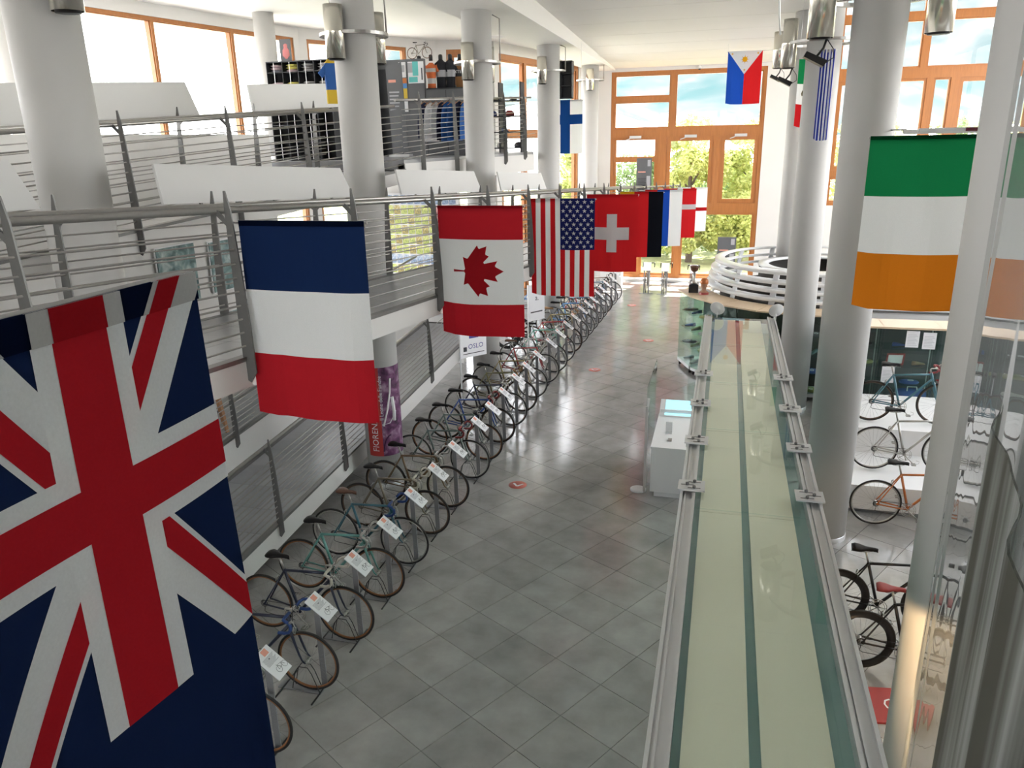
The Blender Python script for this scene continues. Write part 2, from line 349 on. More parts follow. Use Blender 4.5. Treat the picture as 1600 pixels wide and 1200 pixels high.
window(BP, BQ, X(3.45), X(9.3), 2.9, 11.2,
       [(X(3.57), X(9.18), 9.0, 9.22), (X(6.12), X(6.32), 7.5, 9.0), (X(6.12), X(6.32), 9.22, 11.08), (X(3.57), X(9.18), 7.15, 7.5), (X(6.4), X(6.62), 3.0, 7.15), (X(7.15), X(7.4), 3.0, 7.15), (X(3.57), X(6.4), 3.9, 4.15), (X(5.0), X(5.2), 4.15, 7.15)],
       [(X(3.57), X(6.12), 9.22, 11.08, 0.05), (X(6.32), X(9.18), 9.22, 11.08, 0.05), (X(3.57), X(6.12), 7.5, 9.0, 0.05), (X(6.32), X(9.18), 7.5, 9.0, 0.05),
        (X(3.57), X(5.0), 4.15, 7.15, 0.14), (X(5.2), X(6.4), 4.15, 7.15, 0.08), (X(6.62), X(7.15), 3.0, 7.15, 0.06), (X(7.4), X(9.18), 3.0, 7.15, 0.14), (X(3.57), X(6.4), 3.0, 3.9, 0.08)])
# side walls, glazed all round
W = [(-14, -9), (-12.2, 13), (-10.9, 19.3), (-8.6, 23.3), (-7.0, 23.7), (-5.15, 31)]
def seglen(a, b): return math.hypot(b[0]-a[0], b[1]-a[1])
wall('wall_left', W[0], W[1], 0, 8.6, [(10.5, 21.6, 0.4, 8.0)])
grid_window(W[0], W[1], 10.5, 21.6, 0.4, 8.0, [12.5, 15, 18], [4.6], 0.075, 0.02)
L = seglen(W[1], W[2]); wall('wall_left_shop', W[1], W[2], 0, 8.6, [(0.25, L-0.2, 0.4, 8.0)])
grid_window(W[1], W[2], 0.25, L-0.2, 0.4, 8.0, [2.0, 4.2], [4.6], 0.075, 0.02)
L = seglen(W[2], W[3]); wall('wall_left_corner', W[2], W[3], 0, 8.6, [(0.25, L-1.15, 0.4, 8.0)])
grid_window(W[2], W[3], 0.25, L-1.15, 0.4, 8.0, [1.8], [4.6], 0.075, 0.02)
L = seglen(W[3], W[4]); wall('wall_rear_shop', W[3], W[4], 0, 8.6, [(0.35, L-0.1, 0.3, 8.0)])
grid_window(W[3], W[4], 0.35, L-0.1, 0.3, 8.0, [], [2.8, 4.7, 7.15], 0.16)
L = seglen(W[4], W[5]); wall('wall_rear_side', W[4], W[5], 0, 8.6, [(0.3, L-1.5, 0.3, 7.9)])
grid_window(W[4], W[5], 0.3, L-1.5, 0.3, 7.9, [2.0, 4.0], [2.8, 5.6], 0.16)
wall('wall_right', (12, 31), (12, -9), 0, 11.6, [(2, 22, 2.9, 9.6)])
grid_window((12, 31), (12, -9), 2, 22, 2.9, 9.6, [7, 12, 17], [6.6])
wall('wall_front', (12, -9), (-14, -9), 0, 11.6, [(8, 18, 4.4, 7.6)])
grid_window((12, -9), (-14, -9), 8, 18, 4.4, 7.6, [10.5, 13, 15.5], [])
# ceilings
def cz(y): return 7.88+0.033*(31-y)
ce = MB()
ce.hexa([(-4.3, -9, cz(-9)+0.03), (2.0, -9, cz(-9)+0.03), (2.0, 31, cz(31)+0.03), (-4.3, 31, cz(31)+0.03), (-4.3, -9, cz(-9)+.3), (2.0, -9, cz(-9)+.3), (2.0, 31, cz(31)+.3), (-4.3, 31, cz(31)+.3)])
ce = struct(ce.build('ceiling', M['joint'])); y = 31.0-0.14
while y > -7:
    a = y-1.9; g = 0.012
    MB().hexa([(-4.28, a+g, cz(a)), (1.98, a+g, cz(a)), (1.98, y-g, cz(y)), (-4.28, y-g, cz(y)), (-4.28, a+g, cz(a)+.04), (1.98, a+g, cz(a)+.04), (1.98, y-g, cz(y)+.04), (-4.28, y-g, cz(y)+.04)]).build('ceiling_panel', M['ceiling'], ce)
    y = a
struct_box('ceiling_left', [(-14.6, -5.4, -9, 24.2, 8.25, 8.6), (-7.4, -4.9, 23.0, 31.2, 8.2, 8.6)], M['ceiling'])
mb = MB()
mb.hexa([(-6.5, -9, 7.98), (-4.27, -9, 7.98), (-4.27, 31, 7.82), (-5.2, 31, 7.82), (-6.5, -9, 9.6), (-4.27, -9, 9.6), (-4.27, 31, 8.6), (-5.2, 31, 8.6)])
struct(mb.build('trim_beam', M['ceiling']))
struct_box('ceiling_right', [(1.9, 12.2, -9, 31.1, 11.5, 11.8)], M['ceiling'])
struct_box('trim_riser', [(2.0, 2.12, -9, 31, 7.9, 11.6)], M['ceiling'])
struct_box('trim_sill', [(-5.0, 2.2, 30.55, 30.88, 0.0, 0.09)], M['plaster'])
# outdoors
def grid_mesh(x0, x1, y0, y1, nx, ny, fz):
    mb = MB()
    for j in range(ny+1):
        for i in range(nx+1):
            xx = x0+(x1-x0)*i/nx; yy = y0+(y1-y0)*j/ny; mb.v.append((xx, yy, fz(xx, yy)))
    for j in range(ny):
        for i in range(nx):
            a = j*(nx+1)+i; mb.face((a, a+1, a+nx+2, a+nx+1), 0, True)
    return mb
def hill_z(x, y): return -4+max(0, (y-90))*0.52+6*math.sin(x*0.021+1)+4*math.sin(x*0.047+y*0.03)+2.2*math.sin(x*0.13+y*0.11)
struct(grid_mesh(-55, 200, 100, 260, 50, 40, hill_z).build('hills', M['hill']))
struct_box('lawn', [(-60, 60, 33.2, 90, -0.5, -0.12)], M['grass'])
struct_box('pavement', [(-60, -14.2, -40, 33.2, -0.5, -0.14), (12.2, 60, -40, 33.2, -0.5, -0.14), (-14.2, 12.2, 31.6, 33.2, -0.5, -0.14)], M['paving'])
def tree(x, y, h, w, n, m, label, seed):
    r = random.Random(seed); t = thing('tree', label, 'tree', (x, y, -0.12), 0, 'trees outside the windows')
    tb = MB().tube([(0, 0, 0), (0.05, 0, h*0.3), (-0.1, 0.1, h*0.6), (0, 0, h*0.85)], [0.16, 0.13, 0.09, 0.03], 8)
    for k in range(7):
        a = r.uniform(0, 2*PI); z = h*r.uniform(0.25, 0.7); tb.tube([(0, 0, z), (math.cos(a)*w*0.35, math.sin(a)*w*0.35, z+h*0.12), (math.cos(a)*w*0.65, math.sin(a)*w*0.65, z+h*0.2)], [0.06, 0.04, 0.015], 5)
    tb.build('trunk', M['bark'], t)
    mb = MB(); blobs = []
    for k in range(46):
        a = r.uniform(0, 2*PI); zz = r.uniform(0.12, 1.0); rr = w*math.sqrt(max(0.05, 1-((zz-0.45)/0.6)**2))*r.uniform(0.3, 0.95)
        blobs.append((math.cos(a)*rr, math.sin(a)*rr, zz*h, r.uniform(0.45, 0.95)*w*0.38))
    for k in range(n):
        b = r.choice(blobs); d = Vector((r.gauss(0, 1), r.gauss(0, 1), r.gauss(0, 1))).normalized()*b[3]*r.uniform(0.6, 1)
        c = Vector(b[:3])+d
        if c.z < 0.15: continue
        u = Vector((r.gauss(0, 1), r.gauss(0, 1), r.gauss(0, .6))).normalized(); v = u.orthogonal().normalized(); v = (v*math.cos(k)+u.cross(v)*math.sin(k)); s = r.uniform(0.06, 0.13)
        mb.poly([c-u*s, c+v*s*0.55, c+u*s, c-v*s*0.55])
    stuff(mb.build('foliage', m, t))
tree(-3.9, 38.5, 4.4, 2.0, 12000, M['leaf2'], 'low dark green tree outside the lower panes of the tall back window', 1)
tree(-1.5, 36.5, 6.0, 2.1, 17000, M['leaf'], 'tall yellow-green tree filling the middle panes of the back window', 2)
tree(1.4, 37.6, 5.9, 2.2, 17000, M['leaf'], 'leafy yellow-green tree outside the right side of the back window', 3)
tree(5.6, 38.5, 6.7, 2.2, 10000, M['leaf'], 'bushy green tree outside the window behind the round balustrade', 4)
tree(-6.9, 37.0, 5.4, 1.5, 7000, M['leaf'], 'slender green tree seen between two columns beside the blue-cross flag', 5)
tree(9.9, 41, 5.8, 2.0, 7000, M['leaf2'], 'dark green tree outside the right-hand timber window', 6)
tree(-0.2, 42.0, 3.6, 3.2, 14000, M['leaf2'], 'dense dark hedge-like tree low behind the back window', 7)
# ------------------------------------------------------------------ columns
def column(x, y, r, z1, label, z0=0.0):
    t = thing('column', label, 'column', (x, y, z0), 0, 'round white columns')
    MB().lathe([(r, 0.0), (r, z1-z0)], 40, caps=True).build('shaft', M['column'], t)
    MB().lathe([(r+0.006, 0.0), (r+0.006, 0.07), (r, 0.075)], 40, caps=False).build('base_ring', M['alu'], t)
    return t
COLS = {'A': (-5.85, 6.05, 0.30), 'B': (-5.21, 10.87, 0.30), 'C': (-5.05, 16.15, 0.305), 'D': (-4.93, 22.3, 0.315), 'E': (-4.81, 28.5, 0.30),
        'R0': (1.66, 21.4, 0.30), 'R1': (1.555, 16.05, 0.30), 'R2': (1.60, 10.54, 0.30), 'R3': (1.66, 5.1, 0.30)}
CL = {'A': 'thick white column rising behind the ramp railing beside the navy union flag', 'B': 'white column wrapped near its foot with a purple and red printed banner', 'C': 'white column beside the clothes rack of the shop, standing among the bicycles',
      'D': 'white column at the end of the shop railing, left of the blue-cross flag', 'E': 'white column between the blue-cross flag and the tall back window', 'R0': 'white column rising inside the round white balustrade',
      'R1': 'white column with the narrow blue and white striped flag hanging in front', 'R2': 'white column beside the long glass-roofed case, behind the green white orange flag', 'R3': 'white column by the clear glass screen, its lower part lit warm'}
for k, (x, y, r) in COLS.items():
    column(x, y, r, 8.02 if x < 0 else cz(y)+0.02, CL[k])
column(-10.3, 16.9, 0.23, 8.26, 'slim white column by the shop window next to the folded shirt shelf', 5.1)
column(-10.6, 10.3, 0.24, 8.26, 'slim white column in front of the bright left windows')
# ------------------------------------------------------------------ ramps
DR = 0.077
def rx(x5, y): return x5+DR*(y-5)
def ramp(name, label, xa, xb, y0, y1, fz, dr, th=0.24, tiles=True):
    """sloping slab between the lines xa (hall side) and xb (far side)."""
    fx = (lambda x5, y: x5+DR*(y-5)) if dr else (lambda x5, y: x5)
    t = thing(name, label, 'ramp', (fx(xa, y0), y0, 0)); o = Vector((fx(xa, y0), y0, 0)); g = 0.02
    def P(x5, y, dz): return Vector((fx(x5, y), y, fz(y)+dz))-o
    mb = MB(); n = 6
    for i in range(n):
        a = y0+(y1-y0)*i/n; b = y0+(y1-y0)*(i+1)/n
        mb.hexa([P(xb, a, -th), P(xa, a, -th), P(xa, b, -th), P(xb, b, -th), P(xb, a, -0.03), P(xa, a, -0.03), P(xa, b, -0.03), P(xb, b, -0.03)])
    mb.build('slab', M['plaster'], t)
    for e0, e1 in ((xa-0.07, xa+0.012), (xb-0.012, xb+0.07)):
        MB().hexa([P(e0, y0, -0.03), P(e1, y0, -0.03), P(e1, y1, -0.03), P(e0, y1, -0.03), P(e0, y0, 0.004), P(e1, y0, 0.004), P(e1, y1, 0.004), P(e0, y1, 0.004)]).build('edge_strip', M['post'], t)
    mb = MB().hexa([P(xb+.07, y0, -0.031), P(xa-.07, y0, -0.031), P(xa-.07, y1, -0.031), P(xb+.07, y1, -0.031), P(xb+.07, y0, -0.008), P(xa-.07, y0, -0.008), P(xa-.07, y1, -0.008), P(xb+.07, y1, -0.008)]); mb.build('grout_bed', M['grout'], t)
    a = y0+0.01; w = (xa-xb-0.14)/3; first = None
    while a+0.58 < y1:
        for k in range(3):
            l0 = xb+0.07+k*w+0.003; l1 = l0+w-0.006; b = a+0.594
            if first is None:
                base = P(l0, a, 0)
                q = [P(l0, a, -.01), P(l1, a, -.01), P(l1, b, -.01), P(l0, b, -.01), P(l0, a, 0), P(l1, a, 0), P(l1, b, 0), P(l0, b, 0)]
                first = MB().hexa([v-base for v in q]).mesh('tile', M['ramp_tile'])
            link('tile', first, t, P(l0, a, 0))
        a += 0.6
    return t
def fz1(y): return 3.87-0.05*(y-4.9)
def fz0(y): return 4.55+0.0605*(y-7.1)
def fz2(y): return 0.47+0.066*(y-8)
def fz3(y): return fz2(y)+0.55
ramp('ramp', 'upper ramp hung with national flags above the row of bicycles', -3.45, -4.95, 0.6, 29.6, fz1, True)
ramp('ramp', 'high ramp behind the columns leading up to the shop', -6.35, -7.85, 2.4, 13.6, fz0, True)
ramp('ramp', 'lowest ramp with a white edge beam behind the row of bicycles', -5.62, -7.1, 6.75, 17.7, fz2, False, 0.34)
ramp('ramp', 'low ramp behind the lowest ramp, its white edge beam against it', -7.12, -8.0, 6.75, 17.7, fz3, False, 0.55)
def railing(label, p0, p1, out, post_ys, nrod=9, down=0.17, hand=True, h=1.09, cat_grp='steel railings of the ramps'):
    """p0,p1: floor-edge points; out: unit vector away from the walkway (horizontal)."""
    p0 = Vector(p0); p1 = Vector(p1); t = thing('railing', label, 'railing', p0, 0, cat_grp); d = p1-p0; n = Vector(out)
    pr = [(0.0, -down), (0.045, -down-0.03), (0.10, -down+0.05), (0.097, 0.25), (0.075, 0.7), (0.05, h), (0.022, h+0.14), (0.008, h+0.14), (0.0, h), (0.0, 0.2)]
    th = d.normalized()*0.012; th.z = 0
    pm = MB().prism([n*a+Vector((0, 0, b))-th/2 for a, b in pr], th)
    pm.beam(n*0.02+Vector((0, 0, h-0.10)), n*-0.075+Vector((0, 0, h-0.005)), 0.012, 0.035)
    pm = pm.mesh('post', M['post'])
    for f in post_ys: link('post', pm, t, d*f)
    rm = MB().tube([n*0.035, d+n*0.035], 0.0075, 6).mesh('rod', M['steel'])
    for k in range(nrod): link('rod', rm, t, (0, 0, 0.09+k*(h-0.16)/nrod))
    MB().tube([n*-0.085+Vector((0, 0, h)), d+n*-0.085+Vector((0, 0, h))], 0.024, 12).build('handrail', M['steel'], t)
    return t
def fr(y0, y1, ys): return [(y-y0)/(y1-y0) for y in ys]
def ys(a, b, st): return [a+i*st for i in range(int((b-a)/st)+1)]
Y0, Y1 = 0.7, 29.5
railing('long railing on the hall side of the ramp, with flag poles on it', (rx(-3.47, Y0), Y0, fz1(Y0)), (rx(-3.47, Y1), Y1, fz1(Y1)), (1, 0, 0), fr(Y0, Y1, [1.52, 3.22]+ys(4.92, 29.4, 1.715)))
railing('railing on the far side of the flag ramp, carrying white boards', (rx(-4.93, Y0), Y0, fz1(Y0)), (rx(-4.93, Y1), Y1, fz1(Y1)), (-1, 0, 0), fr(Y0, Y1, ys(1.4, 29.4, 1.75)), h=1.07)
Y0, Y1 = 2.5, 13.5
railing('railing of the high ramp behind the thick columns', (rx(-6.37, Y0), Y0, fz0(Y0)), (rx(-6.37, Y1), Y1, fz0(Y1)), (1, 0, 0), fr(Y0, Y1, [3.5, 5.2, 7.15, 8.85, 10.5, 12.2]), down=0.25)
railing('railing on the far side of the high ramp, with white boards', (rx(-7.83, Y0), Y0, fz0(Y0)), (rx(-7.83, Y1), Y1, fz0(Y1)), (-1, 0, 0), fr(Y0, Y1, ys(3.0, 13.4, 1.7)))
Y0, Y1 = 13.55, 21.3
railing('railing along the edge of the shop floor, in front of the clothes', (rx(-6.37, Y0), Y0, 5.04), (rx(-6.37, Y1), Y1, 5.40), (1, 0, 0), fr(Y0, Y1, [14.3, 15.9, 17.6, 18.9, 20.4]), down=0.42, nrod=10)
Y0, Y1 = 6.8, 17.6
railing('railing of the lowest ramp behind the bicycle saddles', (-5.64, Y0, fz2(Y0)), (-5.64, Y1, fz2(Y1)), (1, 0, 0), fr(Y0, Y1, [8.25, 10.2, 12.15, 14.1, 16.9]), nrod=11)
Y0, Y1 = 6.8, 17.6
railing('railing of the low ramp above the white edge beam', (-7.14, Y0, fz3(Y0)), (-7.14, Y1, fz3(Y1)), (1, 0, 0), fr(Y0, Y1, ys(7.6, 17.5, 2.0)), nrod=11)
# boards on the far railings
def slant_board(x5, fz, y0, y1, label, hh=0.36, zb=1.1):
    a = Vector((rx(x5, y0), y0, fz(y0)+zb)); t = thing('white_board', label, 'board', a, 0, 'white boards along the ramp railings')
    d = Vector((rx(x5, y1), y1, fz(y1)+zb))-a; cut = d.normalized()*0.1; off = Vector((-0.10, 0, 0)); th = Vector((-0.025, 0, 0))
    up = Vector((0, 0, hh)); q = [Vector((0, 0, 0)), d, d-cut+off+up, cut*0.6+off+up]
    MB().hexa([q[0], q[1], q[1]+th, q[0]+th, q[3], q[2], q[2]+th, q[3]+th]).build('panel', M['board'], t)
    for f in (0.15, 0.5, 0.85):
        MB().beam(d*f+Vector((0.0, 0, -0.05)), d*f+off*0.6+Vector((-0.03, 0, hh*0.6)), 0.03, 0.02).build('bracket', M['post'], t)
slant_board(-5.02, fz1, 1.7, 4.85, 'white board on the flag ramp railing, in front of the thickest column')
slant_board(-5.02, fz1, 6.1, 9.4, 'long white board on the far flag ramp railing, above the blue white red flag')
slant_board(-5.02, fz1, 10.75, 13.9, 'white board on the flag ramp railing below the shop clothes rack')
slant_board(-5.02, fz1, 14.95, 17.95, 'white board on the flag ramp railing between the shop end and the striped flag')
slant_board(-7.93, fz0, 5.5, 10.35, 'white board on the high ramp railing below the bright windows', 0.46, 1.1)
slant_board(-7.93, fz0, 11.6, 14.4, 'white board on the high ramp railing below the folded shirt shelf', 0.42, 1.1)
# shop floor and the walls below it
mb = MB()
mb.prism([(-5.72, 13.62, 4.86), (-5.13, 21.3, 4.86), (-5.75, 23.55, 4.86), (-8.55, 23.05, 4.86), (-10.7, 19.2, 4.86), (-11.95, 13.62, 4.86)], (0, 0, 0.24))
struct(mb.build('floor_shop', [M['ramp_tile']]))
mb = MB()
mb.prism([(-5.70, 13.62, 4.62), (-5.11, 21.3, 4.62), (-5.25, 21.3, 4.62), (-5.84, 13.62, 4.62)], (0, 0, 0.42)); struct(mb.build('trim_shop_edge', M['plaster']))
wall('wall_inner', (-9.0, 3.0), (-8.45, 13.5), 0, 5.6, [], 0.16)
wall('wall_under_shop', (-8.5, 18.2), (-6.2, 18.0), 0, 4.86, [], 0.16)
# ------------------------------------------------------------------ flags
def rect(u0, u1, v0, v1): return [(u0, v0), (u1, v0), (u1, v1), (u0, v1)]
def clip(poly, ax, lim, keep_less):
    out = []
    for i in range(len(poly)):
        a = poly[i]; b = poly[(i+1) % len(poly)]; ia = (a[ax] <= lim) if keep_less else (a[ax] >= lim); ib = (b[ax] <= lim) if keep_less else (b[ax] >= lim)
        if ia: out.append(a)
        if ia != ib:
            t = (lim-a[ax])/(b[ax]-a[ax]); out.append((a[0]+(b[0]-a[0])*t, a[1]+(b[1]-a[1])*t))
    return out
def area(p): return abs(sum(p[i][0]*p[(i+1) % len(p)][1]-p[(i+1) % len(p)][0]*p[i][1] for i in range(len(p))))/2
def flag(label, origin, uvec, w, h, layers, amp=0.025, folds=2.3, seed=1, nu=14, nv=18, hem=None, pole=(0.12, 0.04), group='national flags hung upright', pleat=None, sway=0.0, lines=True, hang=None):
    t = thing('flag', label, 'flag', origin, 0, group); U = Vector(uvec); N = Vector((U.y, -U.x, 0)); r = random.Random(seed); ph = [r.uniform(0, 6.28) for _ in range(4)]
    def S(u, v, k):
        e = min(1.0, v*1.6); dsp = amp*e*(math.sin(folds*2*PI*u*0.5+ph[0]+v*1.1)+0.5*math.sin(folds*PI*1.9*u+ph[1]-v*1.7))+amp*0.4*e*math.sin(v*5+ph[2]+u*2)
        uu = u
        if pleat: dsp += pleat*math.sin(u*2*PI*3.5+ph[3])
        if lines: dsp += 0.0022*(1 if int(u*4+0.02) % 2 else -1)*abs(math.sin(u*4*PI))
        dsp += sway*v*v
        sag = -0.012*math.sin(u*PI)*e - (0.03*max(0, 0.14-u)/0.14*v*v*-1 if u < 0.14 else 0)
        return U*(uu*w)+Vector((0, 0, -v*h+sag))+N*(dsp+k)
    names = []; mb = MB()
    for (lay, col, polys) in layers:
        if col not in names: names.append(col)
        mi = names.index(col)
        for poly in polys:
            tris = [poly] if len(poly) <= 4 else None
            if tris is None:
                tt = tessellate_polygon([[Vector((p[0], p[1], 0)) for p in poly]]); tris = [[poly[i] for i in q] for q in tt]
            for tr in tris:
                i0 = int(max(0, min(p[0] for p in tr)-1e-6)*nu); i1 = int(min(0.9999, max(p[0] for p in tr))*nu)
                j0 = int(max(0, min(p[1] for p in tr)-1e-6)*nv); j1 = int(min(0.9999, max(p[1] for p in tr))*nv)
                for i in range(i0, i1+1):
                    for j in range(j0, j1+1):
                        q = clip(clip(clip(clip(tr, 0, i/nu, False), 0, (i+1)/nu, True), 1, j/nv, False), 1, (j+1)/nv, True)
                        if len(q) < 3 or area(q) < 1e-8: continue
                        d = 0.0007*lay
                        for sg in ((0,) if lay == 0 else (1, -1)):
                            mb.poly([S(a, b, d*sg) for a, b in q], mi, True)
    mb.build('cloth', [fc(c) for c in names], t)
    if pole:
        MB().tube([-U*pole[0]+Vector((0, 0, -0.014))-N*0.012, U*(w+pole[1])+Vector((0, 0, -0.014))-N*0.012], 0.009, 8).build('pole', M['steel'], t)
        MB().hexa([N*-0.024+Vector((0, 0, -0.05)), U*w+N*-0.024+Vector((0, 0, -0.05)), U*w+N*-0.022+Vector((0, 0, -0.05)), N*-0.022+Vector((0, 0, -0.05)), N*-0.024, U*w+N*-0.024, U*w+N*-0.002, N*-0.002]).build('sleeve', fc('dimhem_white'), t)
    for i, (a, b) in enumerate(hang or []):
        MB().tube([Vector(a), Vector(b)], 0.004, 5).build('cord', M['alu'], t)
    return t
HB = lambda c, v: (3, c, [rect(0, 1, 0, v)])  # top band in a darkened hem colour, painting in the lost backlight
def star(cx, cy, r, asp, rot=0.0, n=5, inner=0.4):
    p = []
    for k in range(2*n):
        a = rot+PI*k/n; q = r if k % 2 == 0 else r*inner; p.append((cx+q*math.sin(a), cy-q*math.cos(a)*asp))
    c = (cx, cy)
    return [[c, p[k], p[(k+1) % (2*n)]] for k in range(2*n)]
def cross(u0, u1, v0, v1, ua=0, ub=1, va=0, vb=1): return [rect(u0, u1, va, vb), rect(ua, u0, v0, v1), rect(u1, ub, v0, v1)]
RB = 'flags on poles along the ramp railing'
def rail_flag(label, y, layers, seed, **kw):
    flag(label, (rx(-3.45, y)+0.02, y, fz1(y)+1.02+0.0), (1, 0, 0), 1.0, 1.5, layers, seed=seed, group=RB, pole=(0.16, 0.02), **kw)
rail_flag('french flag of blue, white and red bands hanging from the ramp railing', 5.0, [(0, 'fblue', [rect(0, 1, 0, .34)]), (0, 'white', [rect(0, 1, .34, .67)]), (0, 'dred', [rect(0, 1, .67, 1)]), HB('dimhem_navy', 0.026)], 3, amp=0.02)
LEAF = [(-90, 2030), (-45, 1167), (-156, 1069), (-1015, 1220), (-899, 900), (-919, 827), (-1860, 65), (-1648, -34), (-1614, -113), (-1800, -685), (-1258, -570), (-1185, -608), (-1080, -855), (-657, -401), (-546, -458), (-750, -1510), (-423, -1321), (-332, -1348), (0, -2000)]
LEAF = LEAF+[(-x, y) for x, y in LEAF[-2::-1]]
leaf = [(0.47-y/2000*0.30, 0.487+x/2000*0.21) for x, y in LEAF]
rail_flag('canadian flag with a red maple leaf hanging from the ramp railing', 8.43, [(0, 'dred', [rect(0, 1, 0, .25), rect(0, 1, .745, 1)]), (0, 'white', [rect(0, 1, .25, .745)]), (1, 'dred', [leaf]), HB('dimhem_red', 0.02)], 5, amp=0.014)
st = []
for i in range(11):
    for j in range(5 if i % 2 == 0 else 4):
        st += star(0.46+0.05+(j+(0 if i % 2 == 0 else .5))*0.11, 0.035+i*0.0445, 0.036, 0.667)
rail_flag('american flag of red and white stripes with a starred blue field', 11.83, [(0, 'red', [rect(i/13, (i+1)/13, 0, 1) for i in range(0, 13, 2)]), (0, 'white', [rect(i/13, (i+1)/13, 0, 1) for i in range(1, 13, 2)]), (1, 'usblue', [rect(0.4615, 1, 0, .515)]), (2, 'white', st)], 8, amp=0.012, lines=False)
rail_flag('swiss flag, red with a white cross, hanging from the ramp railing', 15.35, [(0, 'red', [rect(0, 1, 0, 1)]), (1, 'white', cross(.40, .60, .42, .58, .16, .84, .25, .74))], 9, amp=0.012)
rail_flag('german flag with black, red and gold upright bands', 18.5, [(0, 'gold', [rect(0, .333, 0, 1)]), (0, 'red', [rect(.333, .666, 0, 1)]), (0, 'black', [rect(.666, 1, 0, 1)])], 10, amp=0.01)
rail_flag('flag with white, blue and red upright bands beyond the black red gold flag', 21.8, [(0, 'red', [rect(0, .333, 0, 1)]), (0, 'blue', [rect(.333, .666, 0, 1)]), (0, 'white', [rect(.666, 1, 0, 1)])], 11, amp=0.01)
rail_flag('danish flag, red with a white cross, near the back window', 25.1, [(0, 'red', [rect(0, 1, 0, 1)]), (1, 'white', cross(.42, .58, .32, .42))], 12, amp=0.01)
rail_flag('white flag with a red cross at the far end of the ramp', 28.4, [(0, 'white', [rect(0, 1, 0, 1)]), (1, 'red', cross(.42, .58, .45, .53))], 13, amp=0.01)
# navy flag with a union canton, hung next to the viewing balcony
def uj(u0, u1, v0, v1):
    def mp(x, y): return (u0+(u1-u0)*y/30, v0+(v1-v0)*x/60)
    def band(a, b, w0, w1):       # strip along a-b between two perpendicular offsets
        d = Vector((b[0]-a[0], b[1]-a[1])); n = Vector((-d.y, d.x)).normalized(); q = [Vector(a)+n*w0, Vector(b)+n*w0, Vector(b)+n*w1, Vector(a)+n*w1]
        q = [(p.x, p.y) for p in q]
        for ax, lo, hi in ((0, 0, 60), (1, 0, 30)): q = clip(clip(q, ax, lo, False), ax, hi, True)
        return [mp(*p) for p in q]
    A, B, Cc, D, O = (0, 0), (60, 0), (60, 30), (0, 30), (30, 15)
    def ext(a, b): return (a[0]-(b[0]-a[0])*.3, a[1]-(b[1]-a[1])*.3)
    wl = [band(ext(A, Cc), ext(Cc, A), -3.2, 3.2), band(ext(B, D), ext(D, B), -3.2, 3.2)]
    rl = [band(ext(A, O), O, -2.6, 0), band(ext(Cc, O), O, -2.6, 0), band(ext(B, O), O, -2.6, 0), band(ext(D, O), O, -2.6, 0)]
    wc = [[mp(*p) for p in q] for q in (rect(0, 60, 10.2, 19.8), rect(24.2, 35.8, 0, 10.2), rect(24.2, 35.8, 19.8, 30))]
    rc = [[mp(*p) for p in q] for q in (rect(0, 60, 12.2, 17.8), rect(26.6, 33.4, 0, 12.2), rect(26.6, 33.4, 17.8, 30))]
    return [(1, 'white', wl), (2, 'dred', rl), (3, 'white', wc), (4, 'dred', rc)]
UJ = [(l, c, p) for l, c, p in uj(0.5, 1.0, -0.037, 0.429)]
flag('large navy flag with a union cross corner hanging close to the balcony', (-0.83, 0.07, 5.208), (0, 1, 0), 1.0, 1.5, [(0, 'navy', [rect(0, 1, 0, 1)])]+UJ+[(5, 'dimhem_navy', [rect(0, 1, 0, .03)])]+[(l+5, {'white': 'dimhem_white', 'dred': 'dimhem_red'}[c], [q for q in (clip(clip(p, 1, 0.03, True), 1, 0.0, False) for p in ps) if len(q) > 2]) for l, c, ps in UJ], amp=0.020, folds=2.0, seed=21, nu=30, nv=40, group=None, pole=(0.25, 0.0), lines=False)  # hem overlay repeats the cross in colours darkened for the blocked backlight
sun8 = []
for k in range(8):
    a = k*PI/4; sun8.append([(0.5+0.035*math.cos(a+.5), 0.155+0.023*math.sin(a+.5)), (0.5+0.13*math.cos(a), 0.155+0.087*math.sin(a)), (0.5+0.035*math.cos(a-.5), 0.155+0.023*math.sin(a-.5))])
sun8.append([(0.5+0.075*math.cos(2*PI*k/12), 0.155+0.05*math.sin(2*PI*k/12)) for k in range(12)])
flag('philippine flag of blue and red halves with a white sun triangle', (-0.19, 26.0, 7.83), (1, 0, 0), 1.0, 1.5, [(0, 'blue', [rect(0, .5, 0, 1)]), (0, 'red', [rect(.5, 1, 0, 1)]), (1, 'white', [[(0, 0), (1, 0), (.5, .43)]]), (2, 'gold', sun8+star(.13, .05, .04, .667)+star(.87, .05, .04, .667)+star(.5, .35, .04, .667))], amp=0.02, seed=31, pole=(0.02, 0.45), group=None, hang=[((0, 0.012, -.01), (0, 0.012, .235)), ((1.4, 0.012, -.01), (1.4, 0.012, .235))])
flag('irish flag of green, white and orange bands beside the right-hand columns', (1.17, 7.5, 5.375), (0.9994, 0.035, 0), 1.0, 1.5, [(0, 'green', [rect(0, 1, 0, .335)]), (0, 'white', [rect(0, 1, .335, .665)]), (0, 'orange', [rect(0, 1, .665, 1)]), HB('dimhem_green', 0.022)], amp=0.014, seed=41, pole=(0.01, 0.8), group=None)
flag('finnish flag, white with a blue cross, between two columns', (-5.06, 22.82, 6.47), (1, 0, 0), 1.0, 1.45, [(0, 'white', [rect(0, 1, 0, 1)]), (1, 'finblue', cross(.36, .64, .27, .45))], amp=0.012, seed=51, pole=(0.02, 0.02), group=None, hang=[((0.3, 0.012, -.014), (0.3, -0.25, -.014)), ((0.95, 0.012, -.014), (0.95, 0.012, 1.5))])
